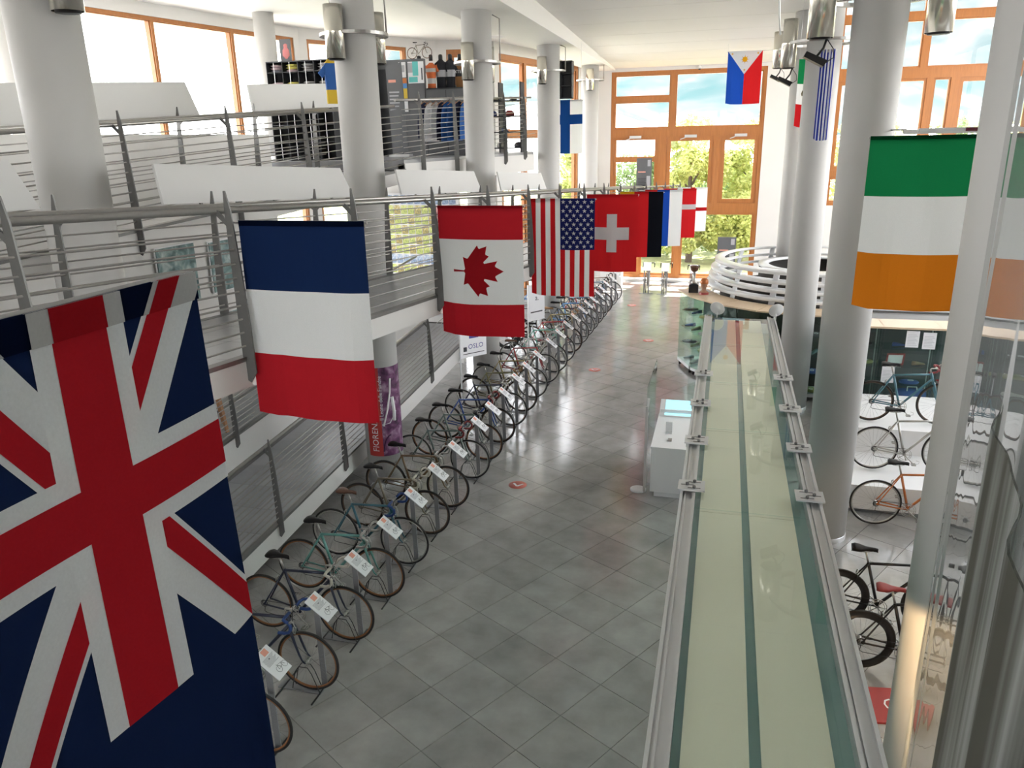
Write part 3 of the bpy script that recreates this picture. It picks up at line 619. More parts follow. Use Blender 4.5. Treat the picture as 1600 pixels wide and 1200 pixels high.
em = [[(0.5+0.16*math.cos(2*PI*k/10), 0.5+0.10*math.sin(2*PI*k/10)) for k in range(10)]]
flag('mexican flag of green, white and red bands partly hidden by a column', (1.38, 19.3, 6.98), (1, 0, 0), 0.72, 1.42, [(0, 'green', [rect(0, 1, 0, .36)]), (0, 'white', [rect(0, 1, .36, .66)]), (0, 'red', [rect(0, 1, .66, 1)]), (1, 'brown', [[(a-.2, b) for a, b in em[0]]])], amp=0.015, seed=61, pole=(0.05, 0.05), group=None, hang=[((0, 0.012, -.01), (0, 0.012, 1.29)), ((0.72, 0.012, -.01), (0.72, 0.012, 1.29))])
flag('narrow gathered greek flag of blue and white stripes before a column', (1.45, 15.4, 6.80), (1, 0, 0), 0.23, 1.5, [(0, 'grblue', [rect(i/9, (i+1)/9, 0, 1) for i in range(0, 9, 2)]), (0, 'white', [rect(i/9, (i+1)/9, 0, 1) for i in range(1, 9, 2)])], amp=0.03, seed=71, nu=36, pleat=0.03, pole=(0.05, 0.05), group=None, hang=[((0.1, 0.012, -.014), (0.1, 0.37, -.014)), ((0.13, 0.012, -.014), (0.13, 0.37, -.014))])
# ------------------------------------------------------------------ bicycles
WR = 0.335
def wheel_meshes():
    d = {}
    n = 44
    d['tyre'] = MB().tube([(WR*math.cos(2*PI*k/n), 0, WR*math.sin(2*PI*k/n)) for k in range(n)], 0.0145, 8, True).mesh('tyre', M['rubber'])
    mb = MB().tube([((WR-0.018)*math.cos(2*PI*k/n), 0, (WR-0.018)*math.sin(2*PI*k/n)) for k in range(n)], 0.0115, 6, True); d['rim'] = mb.mesh('rim', M['gum'])
    mb = MB()
    for k in range(28):
        a = 2*PI*k/28; y = 0.028 if k % 2 else -0.028; b = a+(0.9 if (k//2) % 2 else -0.9)
        mb.tube([(0.022*math.cos(b), y, 0.022*math.sin(b)), ((WR-0.024)*math.cos(a), 0, (WR-0.024)*math.sin(a))], 0.0010, 3, caps=False)
    d['spokes'] = mb.mesh('spokes', M['spoke'])
    d['hub'] = MB().lathe([(0.008, -0.055), (0.008, -0.04), (0.026, -0.032), (0.026, -0.028), (0.013, -0.02), (0.013, 0.02), (0.026, 0.028), (0.026, 0.032), (0.008, 0.04), (0.008, 0.055)], 12, axis='y').mesh('hub', M['silver'])
    return d
WM = wheel_meshes()
BM = {}
def tubes(lst, n=8):
    mb = MB()
    for a, b, r in lst: mb.tube([a, b], r, n)
    return mb
BB = (0.43, 0, 0.27); ST = (0.285, 0, 0.80); HT = (0.835, 0, 0.845); HL = (0.872, 0, 0.725); WB = 1.02
mb = tubes([(BB, ST, 0.0175), ((0.293, 0, 0.785), (0.843, 0, 0.822), 0.0165), (BB, (0.865, 0, 0.75), 0.0185), (HT, HL, 0.021)])
for s in (-1, 1):
    mb.tube([(0.29, 0.012*s, 0.785), (0.02, 0.058*s, 0.35), (0, 0.062*s, 0.335)], 0.0095, 6); mb.tube([(0.41, 0.03*s, 0.272), (0.28, 0.045*s, 0.29), (0, 0.062*s, 0.335)], 0.011, 6)
mb.lathe([(0.022, -0.036), (0.022, 0.036)], 12, (BB[0], 0, BB[2]), axis='y')
BM['frame'] = mb.mesh('frame', M['black'])
mb = MB()
for s in (-1, 1):
    mb.tube([(0.878, 0.02*s, 0.705), (0.885, 0.045*s, 0.69), (0.925, 0.052*s, 0.55), (0.958, 0.055*s, 0.44), (0.985, 0.056*s, 0.37), (WB, 0.056*s, 0.335)], [0.014, 0.0155, 0.014, 0.012, 0.0095, 0.008], 8)
mb.box(0.864, 0.892, -0.045, 0.045, 0.692, 0.72); BM['fork'] = mb.mesh('fork', M['black'])
# saddle: a tapering leather shell with a nose
mb = MB(); prof = [(-0.13, 0.002, 0.0), (-0.125, 0.06, 0.012), (-0.09, 0.076, 0.018), (-0.04, 0.066, 0.014), (0.01, 0.038, 0.008), (0.06, 0.024, 0.006), (0.115, 0.018, 0.004), (0.14, 0.010, -0.002), (0.145, 0.001, -0.008)]
nseg = 10
for x, hw, z in prof:
    for k in range(nseg):
        a = 2*PI*k/nseg; yy = hw*1.15*math.cos(a); zz = (0.016 if math.sin(a) > 0 else 0.045*(1 if x < 0 else 0.75))*math.sin(a); mb.v.append((0.225+x, yy, 0.965+z+zz))
for i in range(len(prof)-1):
    for k in range(nseg): mb.face((i*nseg+k, (i+1)*nseg+k, (i+1)*nseg+(k+1) % nseg, i*nseg+(k+1) % nseg), 0, True)
BM['saddle'] = mb.mesh('saddle', M['leather_black'])
mb = MB().tube([(0.287, 0, 0.79), (0.245, 0, 0.935)], 0.0125, 8)
for s in (-1, 1): mb.tube([(0.115, 0.035*s, 0.955), (0.17, 0.022*s, 0.93), (0.27, 0.02*s, 0.93), (0.35, 0.008*s, 0.955)], 0.0035, 5)
BM['seat_post'] = mb.mesh('seat_post', M['silver'])
BM['stem'] = MB().tube([(0.835, 0, 0.84), (0.82, 0, 0.905), (0.83, 0, 0.92), (0.91, 0, 0.925)], [0.011, 0.011, 0.0115, 0.012], 8).mesh('stem', M['silver'])
mbs = {1: MB(), -1: MB()}; dl = MB()
pts = [(0.91, -0.06, 0.925), (0.91, 0.06, 0.925)]; dl.tube(pts, 0.0135, 8)
for s in (-1, 1):
    p = [(0.91, 0.06*s, 0.925), (0.91, 0.15*s, 0.925), (0.918, 0.19*s, 0.925), (0.95, 0.203*s, 0.922), (0.985, 0.205*s, 0.91), (1.002, 0.206*s, 0.88), (1.0, 0.207*s, 0.84), (0.975, 0.208*s, 0.805), (0.93, 0.21*s, 0.792), (0.86, 0.212*s, 0.79)]
    mbs[s].tube(p, 0.0165, 8)
BM['bar'] = dl.mesh('bar_centre', M['silver']); BM['tape_l'] = mbs[1].mesh('bar_tape', M['leather_black']); BM['tape_r'] = mbs[-1].mesh('bar_tape', M['leather_black'])
for s, nm in ((1, 'lever_l'), (-1, 'lever_r')):
    mb = MB().tube([(0.985, 0.205*s, 0.905), (1.02, 0.205*s, 0.935), (1.035, 0.205*s, 0.925)], [0.014, 0.015, 0.010], 6).tube([(1.035, 0.205*s, 0.925), (1.055, 0.207*s, 0.87), (1.045, 0.21*s, 0.80)], 0.006, 5)
    BM[nm] = mb.mesh('brake_lever', M['silver'])
mb = MB(); n = 30; y = -0.05
mb.tube([(BB[0]+0.098*math.cos(2*PI*k/n), y, BB[2]+0.098*math.sin(2*PI*k/n)) for k in range(n)], 0.0045, 5, True)
mb.tube([(BB[0]+0.075*math.cos(2*PI*k/n), y-0.004, BB[2]+0.075*math.sin(2*PI*k/n)) for k in range(n)], 0.004, 5, True)
for k in range(5):
    a = 2*PI*k/5; mb.tube([(BB[0], y, BB[2]), (BB[0]+0.095*math.cos(a), y, BB[2]+0.095*math.sin(a))], 0.006, 5)
mb.tube([(BB[0], -0.068, BB[2]), (BB[0]+0.12, -0.072, BB[2]-0.12)], 0.0085, 6); mb.tube([(BB[0], 0.06, BB[2]), (BB[0]-0.12, 0.072, BB[2]+0.12)], 0.0085, 6); mb.tube([(BB[0], -0.07, BB[2]), (BB[0], 0.065, BB[2])], 0.009, 6)
BM['crankset'] = mb.mesh('crankset', M['silver'])
for s, nm in ((1, 'ped_l'), (-1, 'ped_r')):
    cx = BB[0]-0.12*s; czz = BB[2]+0.12*s; y0 = 0.075*s; y1 = 0.16*s
    mb = MB().tube([(cx, y0, czz), (cx, y1, czz)], 0.006, 5)
    for dx in (-0.03, 0.03): mb.beam((cx+dx, y0+0.02*s, czz), (cx+dx, y1, czz), 0.004, 0.022)
    mb.beam((cx-0.03, y1, czz), (cx+0.03, y1, czz), 0.004, 0.02); mb.beam((cx-0.03, y0+0.02*s, czz), (cx+0.03, y0+0.02*s, czz), 0.004, 0.02)
    mb.tube([(cx+0.03, y0+0.05*s, czz), (cx+0.075, y0+0.05*s, czz+0.02), (cx+0.08, y0+0.05*s, czz+0.05), (cx+0.03, y0+0.05*s, czz+0.065)], 0.003, 4)
    BM[nm] = mb.mesh('pedal', M['silver'])
mb = MB(); mb.tube([(BB[0], -0.05, BB[2]+0.1), (0, -0.05, 0.335+0.04)], 0.004, 4).tube([(BB[0], -0.05, BB[2]-0.098), (0.03, -0.05, 0.215), (-0.005, -0.05, 0.235), (0.005, -0.05, 0.28), (0, -0.05, 0.30)], 0.004, 4)
for rr, yy in ((0.042, -0.05), (0.035, -0.044), (0.028, -0.038)): mb.tube([(rr*math.cos(2*PI*k/16), yy, 0.335+rr*math.sin(2*PI*k/16)) for k in range(16)], 0.0035, 4, True)
BM['chain'] = mb.mesh('chain', M['wire'])
for x, z, nm in ((0.872, 0.70, 'brake_f'), (0.225, 0.69, 'brake_b')):
    mb = MB()
    for s in (-1, 1): mb.tube([(x+0.02 if x > .5 else x-0.03, 0, z+0.01), (x+0.03 if x > .5 else x-0.04, 0.03*s, z-0.01), (x+0.035 if x > .5 else x-0.05, 0.022*s, z-0.05)], 0.006, 5)
    BM[nm] = mb.mesh('brake_caliper', M['silver'])
mb = MB()
for s in (-1, 1): mb.tube([(1.03, 0.205*s, 0.94), (1.02, 0.17*s, 1.01), (0.95, 0.05*s, 1.0), (0.895, 0, 0.86), (0.892, 0, 0.73)], 0.0028, 4)
BM['cables'] = mb.mesh('brake_cable', M['wire'])
def frame_mat(col, nm): return mat('frame_'+nm, col, 0.3, 0.15, var=0.08, coat=0.4)
FM = {'navy': frame_mat((0.012, 0.018, 0.045), 'navy'), 'black': frame_mat((0.012, 0.012, 0.014), 'black'), 'celeste': frame_mat((0.12, 0.33, 0.29), 'celeste'), 'teal': frame_mat((0.03, 0.12, 0.16), 'teal'), 'tan': frame_mat((0.18, 0.15, 0.10), 'tan'),
      'bronze': frame_mat((0.17, 0.11, 0.055), 'bronze'), 'greygreen': frame_mat((0.12, 0.17, 0.15), 'greygreen'), 'blue': frame_mat((0.02, 0.07, 0.28), 'blue'), 'olive': frame_mat((0.15, 0.14, 0.05), 'olive'), 'gold': frame_mat((0.24, 0.18, 0.05), 'gold'),
      'red': frame_mat((0.35, 0.03, 0.03), 'red'), 'silver': frame_mat((0.42, 0.42, 0.40), 'silver'), 'mint': frame_mat((0.10, 0.34, 0.24), 'mint'), 'steelblue': frame_mat((0.07, 0.16, 0.26), 'steelblue'), 'skyblue': frame_mat((0.07, 0.24, 0.55), 'skyblue'),
      'orange': frame_mat((0.50, 0.15, 0.03), 'orange'), 'chrome': M['silver'], 'tealblue': frame_mat((0.06, 0.18, 0.23), 'tealblue')}
TM = {'black': M['leather_black'], 'brown': M['leather_brown'], 'white': mat('tape_cream', (0.55, 0.52, 0.45), 0.7), 'blue': mat('tape_blue', (0.02, 0.06, 0.22), 0.6), 'red': mat('tape_red', (0.25, 0.03, 0.03), 0.6), 'silver': M['silver'], 'tan': mat('tape_tan', (0.35, 0.2, 0.09), 0.6)}
def bicycle(label, loc, rz, frame, saddle='black', tape='silver', rim=None, tyre=None, group=None, lean=0.0, deep=False, scale=1.0):
    t = thing('bicycle', label, 'bicycle', loc, rz, group); t.rotation_euler = (lean, 0, rz); t.scale = (scale, scale, scale)
    for nm, x in (('rear_wheel', 0.0), ('front_wheel', WB)):
        w = setmat(link(nm, WM['tyre'], t, (x, 0, WR+0.0125)), tyre or M['rubber']); w.rotation_euler = (0, RND.uniform(0, 6), 0)
        setmat(link('rim', WM['rim'] if not deep else DEEP, w), rim or M['gum']); link('spokes', WM['spokes'], w); link('hub', WM['hub'], w)
    z = 0.0125
    f = setmat(link('frame', BM['frame'], t, (0, 0, z)), FM[frame] if frame in FM else frame); link('brake_caliper', BM['brake_f'], f); link('brake_caliper', BM['brake_b'], f)
    setmat(link('fork', BM['fork'], t, (0, 0, z)), FM[frame] if frame in FM else frame)
    s = setmat(link('saddle', BM['saddle'], t, (0, 0, z)), TM[saddle]); link('seat_post', BM['seat_post'], s)
    h = link('handlebar', BM['bar'], t, (0, 0, z)); setmat(link('bar_tape', BM['tape_l'], h), TM[tape]); setmat(link('bar_tape', BM['tape_r'], h), TM[tape]); link('stem', BM['stem'], h)
    link('brake_lever', BM['lever_l'], h); link('brake_lever', BM['lever_r'], h); link('brake_cable', BM['cables'], h)
    c = link('crankset', BM['crankset'], t, (0, 0, z)); link('pedal', BM['ped_l'], c); link('pedal', BM['ped_r'], c); link('chain', BM['chain'], t, (0, 0, z))
    return t
mb = MB(); n = 40
for r0, r1, y in ((WR-0.075, WR-0.008, 0.011), (WR-0.075, WR-0.008, -0.011)):
    b = len(mb.v)
    for k in range(n):
        a = 2*PI*k/n
        for r in (r0, r1): mb.v.append((r*math.cos(a), y*(0.5 if r == r0 else 1), r*math.sin(a)))
    for k in range(n): mb.face((b+2*k, b+2*k+1, b+2*((k+1) % n)+1, b+2*((k+1) % n)), 0, True)
b1 = 2*n
for k in range(n): mb.face((2*k, 2*((k+1) % n), b1+2*((k+1) % n), b1+2*k), 0, True)
DEEP = mb.mesh('rim_deep', M['black'])
# stands for the row, each with its card
SM = {}
SM['base'] = MB().box(-0.36, 0.13, -0.055, 0.055, 0.002, 0.010).mesh('base_plate', M['stand'])
SM['foot'] = MB().tube([(0, -0.22, 0.012), (0, 0.22, 0.012)], 0.009, 6).mesh('foot_bar', M['wire'])
mb = MB()
for y in (-0.032, 0.032): mb.tube([(-0.20, y, 0.01), (-0.15, y, 0.22), (-0.10, y, 0.29), (0.0, y, 0.29), (0.04, y, 0.22), (0.11, y, 0.01)], 0.005, 5)
SM['holder'] = mb.mesh('wheel_holder', M['wire'])
SM['post'] = MB().beam((0.11, 0.085, 0.008), (0.09, 0.112, 0.985), 0.014, 0.062, upv=(1, 0, 0)).mesh('post', M['stand'])
CN = Vector((0.62, 0, 0.785)); CX = Vector((0.785, 0, -0.62)); CY = Vector((0, 1, 0)); CC = Vector((0.15, 0.11, 0.95))
def cp(a, b, k=0.0): return CC+CX*a+CY*b+CN*k
L2, W2 = 0.155, 0.105
SM['card'] = MB().hexa([cp(-L2, -W2, -.004), cp(L2, -W2, -.004), cp(L2, W2, -.004), cp(-L2, W2, -.004), cp(-L2, -W2, .004), cp(L2, -W2, .004), cp(L2, W2, .004), cp(-L2, W2, .004)]).mesh('card', M['paper'])
mb = MB()
def ck(a0, a1, b0, b1, mi): mb.poly([cp(a0, b0, .0055), cp(a1, b0, .0055), cp(a1, b1, .0055), cp(a0, b1, .0055)], mi)
ck(-0.145, -0.085, -0.015, 0.055, 0)
for k in range(9): ck(-0.07+k*0.0095, -0.0655+k*0.0095, -0.075+0.002*(k % 3), 0.085-0.012*(k % 4), 1)
for cxx in (-0.04, 0.045): mb.tube([cp(0.085+0.030*math.cos(2*PI*k/16), cxx+0.03+0.030*math.sin(2*PI*k/16), .006) for k in range(16)], 0.0014, 3, True, mi=2)
for a, b in (((0.085, -0.01), (0.045, 0.0)), ((0.045, 0.0), (0.05, 0.055)), ((0.05, 0.055), (0.085, 0.075)), ((0.085, 0.028), (0.045, 0.0)), ((0.085, 0.028), (0.05, 0.055)), ((0.085, 0.028), (0.085, -0.01)), ((0.045, 0.0), (0.035, -0.003))):
    mb.tube([cp(a[0], a[1], .006), cp(b[0], b[1], .006)], 0.0014, 3, mi=2)
SM['print'] = mb.mesh('card_print', [M['inkred'], M['ink'], M['inkdark']])
ORD = ['first', 'second', 'third', 'fourth', 'fifth', 'sixth', 'seventh', 'eighth', 'ninth', 'tenth', 'eleventh', 'twelfth', 'thirteenth', 'fourteenth', 'fifteenth', 'sixteenth', 'seventeenth', 'eighteenth', 'nineteenth', 'twentieth', 'twenty-first', 'twenty-second', 'twenty-third', 'twenty-fourth', 'twenty-fifth', 'twenty-sixth']
ROW = [(4.97, 'navy', 'black', 'black', 'g'), (5.87, 'navy', 'black', 'blue', 'g'), (6.73, 'navy', 'black', 'white', 'g'), (7.58, 'celeste', 'black', 'silver', 'g'), (8.43, 'teal', 'brown', 'blue', 's'), (9.27, 'tan', 'black', 'white', 'd'), (10.12, 'bronze', 'black', 'silver', 'd'),
       (11.24, 'greygreen', 'black', 'red', 's'), (12.03, 'greygreen', 'black', 'black', 'g'), (12.86, 'blue', 'black', 'red', 'd'), (13.78, 'navy', 'black', 'silver', 's'), (14.62, 'olive', 'black', 'tan', 'd'), (15.53, 'gold', 'black', 'white', 's'), (16.66, 'red', 'brown', 'white', 's'),
       (17.58, 'silver', 'black', 'silver', 's'), (18.47, 'mint', 'black', 'silver', 's'), (19.37, 'red', 'brown', 'black', 'd'), (20.32, 'gold', 'tan', 'tan', 's'), (21.12, 'black', 'black', 'tan', 's'), (21.85, 'skyblue', 'black', 'black', 's'), (22.72, 'steelblue', 'black', 'black', 's'), (23.45, 'red', 'black', 'red', 's'), (24.33, 'black', 'black', 'black', 'd'), (25.4, 'steelblue', 'black', 'black', 's'), (26.3, 'bronze', 'black', 'black', 's')]
CNAME = {'navy': 'dark navy', 'celeste': 'celeste green', 'teal': 'dark teal', 'tan': 'grey-tan', 'bronze': 'bronze-brown', 'greygreen': 'grey-green', 'blue': 'bright blue', 'olive': 'olive', 'gold': 'olive-gold', 'red': 'red', 'silver': 'silver', 'mint': 'mint green', 'black': 'black', 'skyblue': 'sky blue', 'steelblue': 'steel blue'}
RIM = {'g': M['gum'], 's': M['silver'], 'd': M['gumdark']}
NB = len(ROW)
for i, (y, fcol, sad, tape, rm) in enumerate(ROW):
    dx = max(0.0, y-15)*0.022; xf = -3.85+dx; pos = ORD[NB-1-i]
    bicycle('%s racing bicycle with %s saddle, %s in the row counted from the back window' % (CNAME[fcol], sad, pos), (xf-WB, y, 0.012), RND.uniform(-0.02, 0.02), fcol, sad, tape, RIM[rm], group='bicycles in the long row')
    t = thing('bicycle_stand', 'grey bicycle stand with a white card, %s in the row counted from the back window' % pos, 'stand', (xf, y, 0), 0, 'bicycle stands with cards')
    link('base_plate', SM['base'], t); link('foot_bar', SM['foot'], t, (0.12, 0, 0)); link('foot_bar', SM['foot'], t, (-0.30, 0, 0)); link('wheel_holder', SM['holder'], t); link('post', SM['post'], t)
    c = link('card', SM['card'], t); link('card_print', SM['print'], c)
# ------------------------------------------------------------------ lamps on the columns
def column_lamp(k, zc, label, dirs, flood=True, R0=0.45, hh=0.34, rt=0.13):
    x, y, r = COLS[k]; t = thing('column_lamp', label, 'lamp', (x, y, zc), 0, 'chrome up-and-down lamps on the columns')
    MB().lathe([(R0-0.03, -0.022), (R0+0.03, -0.022), (R0+0.03, 0.022), (R0-0.03, 0.022), (R0-0.03, -0.022)], 40, caps=False, sm=False).build('ring', M['steel'], t)
    for a in (0.6, 2.7, 4.8): MB().beam((r*math.cos(a), r*math.sin(a), 0), ((R0-0.02)*math.cos(a), (R0-0.02)*math.sin(a), 0), 0.03, 0.015).build('bracket', M['steel'], t)
    for i, a in enumerate(dirs):
        cx, cy = R0*math.cos(a), R0*math.sin(a)
        c = MB().lathe([(rt-0.004, -hh), (rt, -hh), (rt, -0.03), (rt+0.004, -0.02), (rt+0.004, 0.02), (rt, 0.03), (rt, hh), (rt-0.01, hh), (rt-0.01, 0.05), (0.0, 0.05)], 32, (cx, cy, 0), caps=False).build('lamp_tube', M['chrome'], t)
        MB().lathe([(0.0, -hh-0.015), (rt-0.03, -hh-0.015), (rt-0.03, -hh+0.02), (rt-0.004, -hh+0.02)], 24, (cx, cy, 0), caps=False).build('lens', M['black'], c)
        if flood and i == 0:
            zb = -hh-0.20
            f = MB().hexa([(cx-0.17, cy-0.10, zb), (cx+0.06, cy-0.10, zb-0.12), (cx+0.06, cy+0.10, zb-0.12), (cx-0.17, cy+0.10, zb), (cx-0.14, cy-0.08, zb+0.06), (cx+0.10, cy-0.08, zb-0.05), (cx+0.10, cy+0.08, zb-0.05), (cx-0.14, cy+0.08, zb+0.06)]).build('floodlight', M['black'], t)
            MB().tube([(cx-0.02, cy, zb), (cx+0.05, cy, zb+0.09), (cx+0.08, cy, -hh)], 0.014, 6).build('arm', M['black'], f)
            MB().tube([(cx+0.09, cy, zb-0.07), (cx+0.17, cy, zb-0.02), (cx+0.16, cy, zb+0.08), (cx+0.08, cy, -hh-0.01)], 0.006, 5).build('cable', M['black'], f)
    a = 0.15; px, py = (R0+0.02)*math.cos(a), (R0+0.02)*math.sin(a); top = (8.0 if x < 0 else cz(y))-zc
    MB().tube([(px, py, 0.0), (px, py, top*0.75), (px*0.7, py*0.7, top*0.82)], 0.013, 6).build('conduit', M['steel'], t)
column_lamp('A', 6.85, 'chrome lamp on the thickest white column', [-0.35, 2.6], False)
column_lamp('B', 6.86, 'chrome lamp pair on the column in front of the folded shirts', [-1.74, 1.25], False)
column_lamp('C', 6.92, 'chrome lamp pair on the column beside the clothes rack', [-1.70, 1.35], False)
column_lamp('D', 7.20, 'chrome lamp on the column at the end of the shop railing', [-1.74, 1.35], False)
column_lamp('E', 7.35, 'chrome lamp on the column next to the tall back window', [-1.42, 1.6], False)
column_lamp('R0', 7.38, 'chrome lamp with black floodlight, nearest to the half blue half red flag', [PI, 0.0], True, 0.62, 0.41)
column_lamp('R1', 6.98, 'chrome lamp with black floodlight on the column with the gathered striped flag', [PI+.05, 0.05], True, 0.60, 0.41)
column_lamp('R2', 6.90, 'chrome lamp with black floodlight above the green white orange flag', [PI+.05, 0.05], True, 0.64, 0.42, 0.15)
mb = MB().tube([(0.75, 16.9, 7.98), (0.80, 17.3, 7.6), (0.85, 17.5, 7.3)], 0.02, 8); o = mb.build('tie_rod', M['alu']); tag(o, 'slim white tie rod slanting from the ceiling down to a column', 'rod')
# ------------------------------------------------------------------ long glass-roofed case
t = thing('display_case', 'long tall display case with a green-tinted glass roof and aluminium rails', 'display case', (0.3, 2.35, 0)); ox, oy = 0.3, 2.35
def lb(name, m, x0, x1, y0, y1, z0, z1, par): return MB().box(x0-ox, x1-ox, y0-oy, y1-oy, z0, z1).build(name, m, par)
YA, YB = 2.35, 11.1; ZT = 2.95
lb('plinth', M['white'], -0.13, 0.73, YA, YB, 0.0, 0.12, t)
for x0, x1 in ((-0.19, -0.085), (0.665, 0.77)):
    a = lb('roof_rail', M['alu'], x0, x1, YA-0.02, YB+0.1, ZT-0.07, ZT-0.012, t)
    w = x1-x0
    for f0, f1, h in ((0, .18, 0.02), (.30, .42, 0.014), (.82, 1.0, 0.024)): lb('rail_rib', M['alu'], x0+w*f0, x0+w*f1, YA-0.02, YB+0.1, ZT-0.012, ZT-0.012+h, a)
yj = [YA, 5.0, 6.6, 8.0, 9.6, YB]
for i in range(5): lb('roof_pane', M['roofglass'], -0.085, 0.665, yj[i]+0.004, yj[i+1]-0.004, ZT-0.02, ZT-0.008, t)
for x0, x1 in ((-0.045, 0.235), (0.285, 0.575)):
    for i in range(5): lb('light_board', M['cream'], x0, x1, yj[i]+0.003, yj[i+1]-0.003, ZT-0.05, ZT-0.035, t)
lb('deck', M['teal'], -0.085, 0.665, YA, YB, ZT-0.085, ZT-0.07, t)
for x in (-0.125, 0.715):
    for i in range(5): lb('side_pane', M['cglass'], x-0.005, x+0.005, yj[i]+0.01, yj[i+1]-0.01, 0.12, ZT-0.08, t)
    for y in yj: lb('upright', M['alu'], x-0.02, x+0.02, y-0.02, y+0.02, 0.12, ZT-0.07, t)
lb('end_pane', M['cglass'], -0.10, 0.69, YB-0.005, YB+0.005, 0.12, ZT-0.08, t)
for sx, cx in ((-1, -0.115), (1, 0.695)):
    for y in (5.28, 6.2, 7.18, 8.18):
        c = lb('clamp', M['alu'], cx-0.095, cx+0.095, y-0.085, y+0.085, ZT+0.018, ZT+0.030, t)
        for k, (dx, dy) in enumerate(((-0.02, -0.05), (0.03, 0.0), (-0.02, 0.05))):
            MB().lathe([(0.012, 0.0), (0.012, 0.018), (0.006, 0.02)], 8, (cx+dx*sx-ox, y+dy-oy, ZT+0.03)).build('bolt', M['post'], c)
            MB().beam((cx+dx*sx-0.045-ox, y+dy-oy, ZT+0.0305), (cx+dx*sx+0.045-ox, y+dy-oy, ZT+0.0305), 0.008, 0.002).build('slot', M['black'], c)
        lb('clamp_lip', M['alu'], cx+0.07*sx-0.012, cx+0.07*sx+0.012, y-0.075, y+0.075, ZT-0.02, ZT+0.018, c)
for x, s in ((-0.02, -1), (0.78, 1)):
    d = MB().lathe([(0.0, -0.006), (0.10, -0.006), (0.105, 0.0), (0.10, 0.006), (0.0, 0.006)], 24, (0, 0, 0), axis='y', caps=False).build('reflector_disc', M['white'], t, (x-ox, YB+0.12-oy, ZT+0.10)); d.rotation_euler = (0.35, 0.0, 0.3*s)
    MB().tube([(x-ox, YB+0.1-oy, ZT-0.03), (x-ox, YB+0.11-oy, ZT+0.05)], 0.008, 6).build('disc_stem', M['alu'], t)
# spot that warms the lower part of the columns from below the case roof
def spot_lamp(label, loc, target, power, col, size=1.2):
    t = thing('spotlight', label, 'lamp', loc); d = (Vector(target)-Vector(loc)).normalized()
    MB().tube([d*-0.09, d*0.05], [0.035, 0.05], 14).build('head', M['alu'], t); MB().tube([(0, 0, 0), (-0.07, 0, 0.03)], 0.008, 6).build('arm', M['alu'], t)
    l = bpy.data.lights.new('spot_beam', 'SPOT'); l.energy = power; l.color = col; l.spot_size = size; l.spot_blend = 0.25; l.shadow_soft_size = 0.04
    o = bpy.data.objects.new('spot_beam', l); sc.collection.objects.link(o); o.parent = t; o.location = d*0.06; o.rotation_euler = d.to_track_quat('-Z', 'Y').to_euler()
spot_lamp('small aluminium spotlight on the side of the glass-roofed case, beside the warm column', (0.84, 3.7, 2.55), (1.7, 5.1, 0.9), 190, (1.0, 0.66, 0.34), 1.5)
# ------------------------------------------------------------------ glass screen beside the viewing balcony
ga = math.atan2(1.2-0.80, 4.1-2.45)
t = thing('glass_screen', 'tall clear glass screen standing in front of the warm-lit column', 'glass screen', (1.2, 4.1, 0.0), 0)
def gp(k, off, z): return (-math.sin(ga)*k+math.cos(ga)*off, -math.cos(ga)*k-math.sin(ga)*off, z)
def screen(k0, k1, off, m, nm, z1=7.2):
    a = [gp(k0, off, 0.05), gp(k1, off, 0.05), gp(k1, off+0.008, 0.05), gp(k0, off+0.008, 0.05)]
    return MB().hexa(a+[(p[0], p[1], z1) for p in a]).build(nm, m, t)
screen(0.0, 3.65, 0.0, M['acrylic'], 'pane')
MB().hexa([gp(0.0, -0.02, 0), gp(3.65, -0.02, 0), gp(3.65, 0.03, 0), gp(0.0, 0.03, 0), gp(0.0, -0.02, 0.05), gp(3.65, -0.02, 0.05), gp(3.65, 0.03, 0.05), gp(0.0, 0.03, 0.05)]).build('base_channel', M['alu'], t)
mb = MB(); K = [2.28+1.35*i/28 for i in range(29)]; Zs = [0.06+4.75*j/24 for j in range(25)]
for sd in (0, 1):
    for j, z in enumerate(Zs):
        for i, k in enumerate(K): mb.v.append(gp(k, -0.035-0.004*sd+0.012*math.sin(k*11+z*0.5)+0.005*math.sin(k*23+z*0.9), z))
nk = len(K); n1 = nk*len(Zs)
for j in range(len(Zs)-1):
    for i in range(nk-1):
        a = j*nk+i; mb.face((a, a+1, a+nk+1, a+nk), 0, True); a += n1; mb.face((a, a+nk, a+nk+1, a+1), 0, True)
mb.build('smoky_film', M['smoky'], t)
# ------------------------------------------------------------------ round balustrade and its ring of glass cases
RC = (2.2, 19.7)
t = thing('round_balustrade', 'round balustrade of stacked white metal rings around the raised platform', 'balustrade', (RC[0], RC[1], 0))
MB().lathe([(2.2, 0.0), (2.2, 1.84), (2.1, 1.84), (2.1, 0.0)], 64, caps=False).build('drum', M['dark'], t)
for i, (r, z) in enumerate(((2.54, 1.98), (2.49, 2.16), (2.44, 2.34), (2.36, 2.54))):
    MB().lathe([(r-0.22, z+0.01), (r-0.02, z-0.04), (r+0.008, z-0.03), (r+0.008, z+0.028), (r-0.02, z+0.034), (r-0.22, z+0.05), (r-0.22, z+0.01)], 72, caps=False).build('ring', M['ringwhite'], t)
MB().lathe([(1.34, 2.40), (1.34, 2.44), (1.10, 2.44), (1.10, 2.40), (1.34, 2.40)], 60, caps=False).build('inner_ring', M['ringwhite'], t)
MB().lathe([(1.32, 1.84), (1.32, 2.40)], 60, caps=False).build('inner_drum', M['dark'], t)
